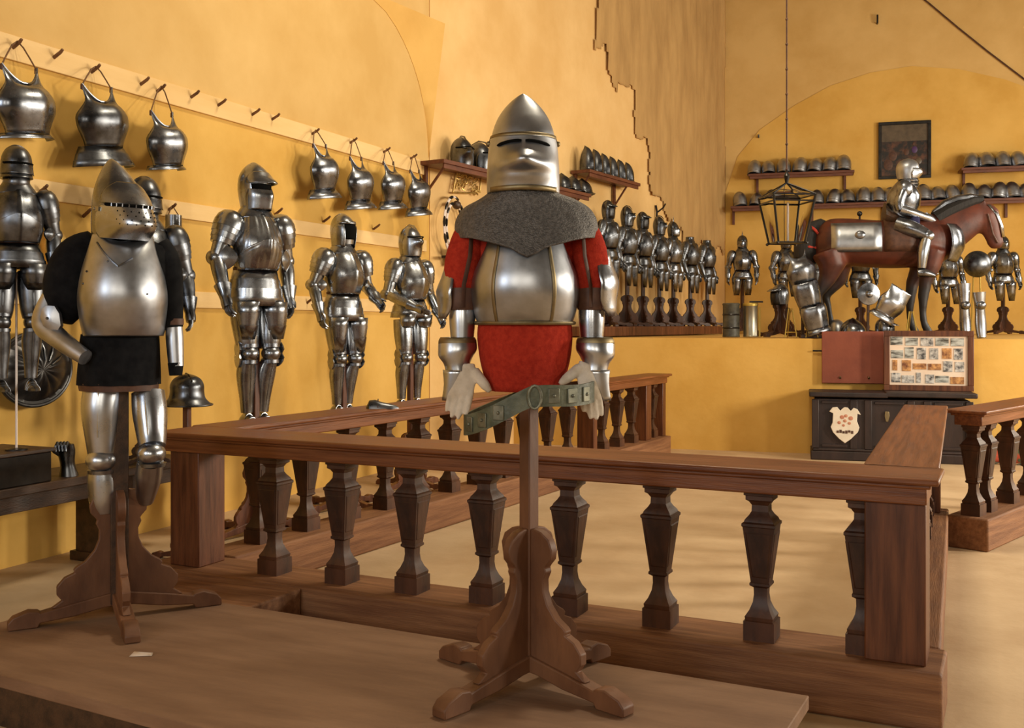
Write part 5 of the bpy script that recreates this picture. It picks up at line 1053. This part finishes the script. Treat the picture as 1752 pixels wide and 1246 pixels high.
# column of three curved plates leaning on the easels
p = edge(1378, .12); t_ = thing('plate_column', 'three curved steel plates stacked on the slant right of the lantern', 'armour', p, TH+.25)
for i, (x, z_, w, h) in enumerate(((-.02, .62, .20, .34), (.03, .36, .19, .30), (.10, .10, .19, .28))):
    mb = MB(Matrix.Translation((x, -.05*i, z_)) @ Matrix.Rotation(math.radians(-16), 4, 'Y')); shell(mb, [(0, 0, 0, w*.74, .09, .1, -88, 88), (h*.4, 0, 0, w*.86, .11, .1, -90, 90), (h*.8, 0, 0, w*.90, .115, .1, -90, 90), (h, 0, 0, w*.84, .10, .1, -88, 88)], 22, 3, bump=lambda a_, z__: .02*gauss(a_, 14)) if i else breastplate(mb, .19, .40, .13, 0, neck=.08, ridge=.014, arm=.6); lames(mb, [(.01, 0, 0, w*.74, .10, .1, -88, 88), (-.05, 0, 0, w*.80, .12, .1, -88, 88)], 2, .005, 18); mb.build('plate', 'old_steel', t_, solid=.006)
mb = MB(); mb.tube([(0, .06, 0), (0, .06, .75)], .02, 6); mb.build('support_rod', 'dark_wood', t_)
def loose(kind, x, off, z, rot, sc, label):
    p = edge(x, off); return put(kind, (p.x, p.y, PT+z), TH+rot, label, None, sc)
MAKE['kettle'] = lambda: cabasset_proto(.20, 'old_steel', 0, 0, .13)
MAKE['burg2'] = lambda: helmet_proto('burgonet', 'old_steel', 'dark_steel')
far_stand(edge(1334, .6), TH, .38, 'low dark stand under the dark peaked helmet below the lantern', None)
loose('burgonet', 1334, .6, .40, -1.2, .95, 'dark peaked helmet on a low stand below the lantern')
loose('kettle', 1459, .22, 0, .3, 1.15, 'low rounded helmet on the raised floor behind the red board')
loose('burg2', 1514, .20, 0, 1.1, .85, 'grey helmet resting on the raised floor above the photo frame')
loose('cap', 1436, .5, 0, .2, .7, 'small helmet on the raised floor behind the hind legs')
# rondel, saddle-like steel, leg pieces, round shield
p = at_d(1486, 503, 11.7); t_ = thing('rondel', 'round steel disc with central boss under the belly of the horse', 'shield', p, TH)
mb = MB(Matrix.Rotation(pi/2, 4, 'X')); mb.lathe([(.13, 0), (.125, .012), (.07, .022), (.045, .03), (.03, .06), (.008, .07)], 28); mb.build('disc', 'old_steel', t_)
mb = MB(); mb.tube([(0, .01, -.1), (0, .03, -(p.z-PT))], .016, 6); mb.build('rod', 'dark_wood', t_)
p = edge(1530, .14); t_ = thing('saddle_steel', 'flaring steel saddle plate on a dark support between the legs of the horse', 'armour', p, TH+.3)
mb = MB(); mb.M = Matrix.Translation((-.02, -.02, .44)) @ Matrix.Rotation(math.radians(28), 4, 'Y') @ Matrix.Rotation(math.radians(18), 4, 'X'); breastplate(mb, .17, .34, .13, -.20, neck=.0, ridge=.01, arm=.86); lames(mb, [(-.20, 0, .02, .14, .11, .1, -85, 85), (-.27, 0, .02, .19, .16, .1, -85, 85)], 2, .005, 18); mb.build('plate', 'steel', t_, solid=.006)
mb = MB(); mb.tube([(0, .05, 0), (0, .05, .5)], .03, 6); mb.build('post', 'dark_wood', t_)
p = edge(1664, .30); t_ = thing('leg_armour', 'pair of empty steel leg pieces standing at the edge under the horse head', 'armour', p, TH-.1)
for x0, h in ((-.07, .62), (.10, .52)):
    mb = limb([(x0, 0, 0), (x0-.005, .02, .15), (x0-.02, 0, .34), (x0-.03, 0, h)], [.05, .062, .055, .075], 16, 4); mb.build('greave', 'steel', t_)
    mb = MB(); mb.ball((x0-.022, -.03, .37), (.06, .065, .055), 14, 8); mb.build('knee_cop', 'old_steel', t_)
p = at_d(1672, 452, 12.6); t_ = thing('shield', 'dark round shield raised on a yellow easel under the horse head', 'shield', p, TH-.2)
mb = MB(Matrix.Rotation(pi/2, 4, 'X')); mb.lathe([(.165, 0), (.16, .02), (.12, .06), (.06, .085), (.01, .09)], 30); mb.build('bowl', 'dark_steel', t_)
for x0 in (-.06, .06):
    mb = MB(); mb.tube([(x0*.6, .03, -.1), (x0, .05, -(p.z-PT))], .009, 6); mb.build('easel_leg', 'yellow_metal', t_)
# ================================================================== lantern on its chain
dl = 9.0; sl = dl/F; c = at_d(1346, 416, dl); t_ = thing('lantern', 'hanging iron lantern with glass panes and a candle', 'lantern', c, TH+.10)
zt, wt, wb = (416-336)*sl, 40*sl*.92, 25*sl*.92; za_ = (416-313)*sl
for sg in (-1, 1):
    for s2 in (-1, 1):
        mb = MB(); mb.tube([(sg*wb, s2*wb, 0), (sg*wt, s2*wt, zt)], .010, 6); mb.build('corner_bar', 'black_iron', t_)
        mb = MB(); mb.tube([(sg*wt, s2*wt, zt), (0, 0, za_)], .008, 6); mb.build('roof_bar', 'black_iron', t_)
        mb = MB(); mb.ball((sg*(wb+.012), s2*(wb+.012), -.005), .014, 8, 6); mb.build('foot_ball', 'black_iron', t_)
for z_, w_ in ((0, wb), (zt, wt), (zt-.055, wt*.95)):
    mb = MB(); mb.tube([(-w_, -w_, z_), (w_, -w_, z_), (w_, w_, z_), (-w_, w_, z_)], .008, 4, closed=True); mb.build('ring_bar', 'black_iron', t_)
for i in range(4):
    R = Matrix.Rotation(i*pi/2, 4, 'Z'); mb = MB(R); e = .97
    mb.add([(-wb*e, -wb*e, .01), (wb*e, -wb*e, .01), (wt*e, -wt*e, zt-.01), (-wt*e, -wt*e, zt-.01)], [(0, 1, 2, 3)]); mb.build('pane', 'glass', t_, solid=.002)
    mb = MB(R); mb.add([(-wt*e, -wt*e, zt+.004), (wt*e, -wt*e, zt+.004), (0, 0, za_-.01)], [(0, 1, 2)]); mb.build('roof_pane', 'glass', t_, solid=.002)
mb = MB(); mb.box((0, 0, .004), (2*wb, 2*wb, .008)); mb.build('floor_plate', 'black_iron', t_)
mb = MB(); mb.tube([(.012, 0, .01), (.012, 0, zt*.86)], .010, 8); mb.build('candle', 'candle', t_)
mb = MB(); mb.tube([(-.02, 0, .01), (-.02, 0, za_)], .003, 6); mb.build('wire', 'black_iron', t_)
zc = za_
mb = MB(); mb.lathe([(.012, za_-.01), (.02, za_+.03), (.03, za_+.06), (.012, za_+.09), (.008, za_+.13)], 10); mb.build('finial', 'black_iron', t_)
mb = MB(); z0 = za_+.12; top_z = ZC-c.z
k = 0
while z0 < top_z-.02:
    L = .22; mb.tube([(0, 0, z0), (0, 0, min(z0+L, top_z))], .007, 6); mb.ball((0, 0, z0), .013, 8, 6); z0 += L
mb.build('chain_rod', 'strap_leather', t_)
# cable across the upper right corner of the back wall
pts = [on_b(x, y, .03) for x, y in ((1560, -18), (1590, 6), (1640, 48), (1690, 88), (1752, 135), (1800, 170))]
mb = MB(); mb.tube(pts, .014, 6); o = mb.build('cable', 'strap_leather'); tag(o, 'dark cable running slantwise down the upper right of the back wall', 'cable')
for x, y, h_, lab in ((1501, 40, .16, 'small iron peg high on the back wall above the painting'), (1298, 235, .05, 'nail in the back wall above the seven-helmet shelf'), (1235, 383, .10, 'rusty nail by the wall corner above the spiked half armour')):
    p = on_b(x, y, .02); mb = MB(); mb.tube([(0, .02, 0), (0, -.04, .0), (0, -.05, h_*.9)], .018, 6); o = mb.build('nail', 'black_iron'); o.location = p; o.rotation_euler = (0, 0, rNB); tag(o, lab, 'nail')
# ================================================================== chest, boards and rug before the raised floor
rP = math.atan2(TB.y, TB.x)
cl = at_plane(1387, 786, PF+NB*.55, NB); cr = at_plane(1668, 786, PF+NB*.55, NB); cw = (cr-cl).xy.length; chz = .80
t_ = thing('chest', 'black carved wooden chest with a white coat of arms, below the framed photographs', 'chest', (cl.x, cl.y, 0), rP)
mb = MB(); mb.box((cw/2, .25, .10+.29), (cw-.08, .46, .58)); mb.build('body', 'chest_wood', t_, bevel=.008)
mb = MB(); mb.box((cw/2, .25, .05), (cw, .52, .10)); mb.box((cw/2, .25, .115), (cw-.04, .50, .03)); mb.build('plinth', 'chest_wood', t_, bevel=.01)
mb = MB(); mb.box((cw*.235, .24, .725), (cw*.49, .56, .055)); mb.build('lid', 'chest_wood', t_, bevel=.012)
mb = MB(); mb.box((cw*.74, .24, .735), (cw*.55, .56, .055)); mb.build('lid', 'chest_wood', t_, bevel=.012)
for x in (.03, .27, .36, .62, .72, .97):
    mb = MB(); mb.box((cw*x if .05 < x < .95 else (cw*x), .012, .40), (.075, .03, .54)); mb.build('stile', 'chest_wood', t_, bevel=.005)
for x0, x1 in ((.07, .23), (.40, .58), (.76, .93)):
    for z_ in (.16, .64):
        mb = MB(); mb.box((cw*(x0+x1)/2, .014, z_), (cw*(x1-x0), .022, .03)); mb.build('panel_rail', 'chest_wood', t_, bevel=.004)
mb = MB(); mb.prism([(-.02, .05), (.02, .05), (.026, 0), (.012, -.06), (-.012, -.06), (-.026, 0)], .012, 'y', (cw*.475, .0, .50)); mb.build('lock_plate', 'brass', t_, bevel=.003)
# white shield with the arms
sx = cw*.215; shp = [(-.165, .12), (-.13, .165), (-.08, .17), (-.05, .13), (-.015, .165), (.0, .17), (.03, .165), (.06, .13), (.09, .165), (.13, .15), (.165, .09), (.13, .10), (.125, .02), (.15, -.05), (.135, -.10), (.06, -.18), (.0, -.225), (-.06, -.18), (-.125, -.11), (-.15, -.05), (-.13, .0), (-.125, .10)]
mb = MB(); mb.prism(shp, .02, 'y', (sx, -.018, .42)); CA = mb.build('coat_of_arms', 'white_enamel', t_, bevel=.004); CA['label'] = 'white shield-shaped coat of arms with faded red charges'
for x, z_, r in ((-.03, .06, .025), (.01, .075, .02), (.06, .05, .026), (-.06, .0, .02), (.045, -.005, .018), (.0, .02, .02), (-.015, -.03, .016)):
    mb = MB(); mb.loft([[(sx+x+r*math.cos(q), -.029, .42+z_+r*.9*math.sin(q)) for q in [2*pi*j/10 for j in range(10)]], [(sx+x+r*.8*math.cos(q), -.031, .42+z_+r*.7*math.sin(q)) for q in [2*pi*j/10 for j in range(10)]]]); mb.build('charge', 'faded_red', CA)
for i in range(6):
    mb = MB(); mb.box((sx-.075+.03*i, -.030, .32+.006*math.sin(i*2)), (.024, .006, .024+.008*(i % 2))); mb.build('motto_mark', 'strap_leather', CA)
# red board hung on the face of the raised floor and photo frame standing on the chest
def facep(x, y, off): return at_plane(x, y, PF+NB*off, NB)
a, b = facep(1406, 567, .05), facep(1512, 657, .05); w = (b-a).xy.length; h = a.z-b.z
t_ = thing('red_board', 'plain red-brown board hung on the yellow face of the raised floor', 'board', (a.x, a.y, b.z), rP)
mb = MB(); mb.box((w/2, .0, h/2), (w, .04, h)); mb.build('panel', 'red_board', t_, bevel=.006)
for x in (.3, .76):
    mb = MB(); mb.tube([(w*x, -.02, .075), (w*x, -.035, .06)], .012, 8); mb.build('stud', 'brass', t_)
mb = MB(); mb.tube([(-.10, .02, h*.62), (.03, .015, h*.62)], .010, 6); mb.build('hinge_pin', 'black_iron', t_)
a, b = facep(1512, 566, .22), facep(1666, 671, .22); w = (b-a).xy.length; h = a.z-b.z; zf = chz-.037
t_ = thing('photo_frame', 'wooden frame with rows of small mounted photographs standing on the chest', 'picture', (a.x, a.y, zf), rP); h = a.z-zf
fw = .062
for cc, ss in (((w/2, 0, h-fw/2), (w, .035, fw)), ((w/2, 0, fw/2), (w, .035, fw)), ((fw/2, 0, h/2), (fw, .035, h-2*fw)), ((w-fw/2, 0, h/2), (fw, .035, h-2*fw))):
    mb = MB(); mb.box(cc, ss); mb.build('frame_side', 'red_wood', t_, bevel=.005)
mb = MB(); mb.box((w/2, .008, h/2), (w-2*fw, .012, h-2*fw)); BD = mb.build('mount_board', 'mat_board', t_)
ph = [(210, 100, 420, 250, 'v'), (470, 120, 685, 262, 'v'), (730, 120, 950, 270, 'g'), (985, 120, 1210, 265, 'v'), (1245, 125, 1470, 268, 'v'),
      (222, 350, 430, 498, 'v'), (460, 295, 612, 500, 'v'), (670, 305, 825, 515, 'g'), (885, 310, 1035, 515, 'g'), (1100, 310, 1260, 505, 's'), (1300, 312, 1452, 520, 'g'),
      (245, 532, 330, 728, 's'), (412, 535, 565, 738, 's'), (600, 595, 830, 705, 's'), (860, 598, 1085, 715, 's'), (1120, 548, 1275, 745, 'g'), (1318, 560, 1472, 745, 'g'),
      (228, 775, 385, 950, 'g'), (405, 820, 620, 960, 'g'), (655, 765, 735, 955, 'g'), (815, 800, 965, 965, 'g'), (985, 822, 1212, 945, 'v'), (1240, 840, 1470, 970, 's')]
for x0, y0, x1, y1, kd in ph:
    fx = lambda q: fw+(q-195)/(1530-195)*(w-2*fw); fz = lambda q: h-fw-(q-90)/(1000-90)*(h-2*fw)
    mb = MB(); mb.box(((fx(x0)+fx(x1))/2, -.001, (fz(y0)+fz(y1))/2), (fx(x1)-fx(x0), .005, fz(y0)-fz(y1))); mb.build('photograph', {'v': 'photo_view', 'g': 'photo_grey', 's': 'photo_sepia'}[kd], BD)
# patterned rug roll on the floor at the foot of the raised face
a, b = facep(1636, 800, .35), facep(1790, 806, .35); 
t_ = thing('rug', 'rolled patterned red and green rug on the floor along the raised face at right', 'rug', (a.x, a.y, 0), rP)
L = (b-a).xy.length
for i, (rr, yy, mt, nm) in enumerate(((.085, 0, 'rug_red', 'roll'), (.07, .15, 'rug_pattern', 'inner_roll'))):
    mb = MB(); mb.tube([(L*j/12, yy+.02*math.sin(j*1.3), rr+.008*math.sin(j*2.1+i)) for j in range(13)], [rr*(1+.1*math.sin(j*1.7)) for j in range(13)], 14); mb.build(nm, mt, t_)
mb = MB(); mb.tube([(L*(.5-.5*math.cos(j*.3)), -.08, .012) for j in range(11)], .011, 6); mb.build('fringe', 'rug_pattern', t_)
# scrap of paper and small loose plate
p = at_z(240, 1121, BH)
mb = MB(); mb.add([(-.035, -.02, .001), (.05, -.012, .001), (.045, .012, .006), (.0, .024, .002), (-.03, .018, .008)], [(0, 1, 2, 3, 4)]); o = mb.build('paper_scrap', 'paper', solid=.001); o.location = p; o.rotation_euler = (0, 0, .4); tag(o, 'small torn paper scrap on the dais', 'paper')
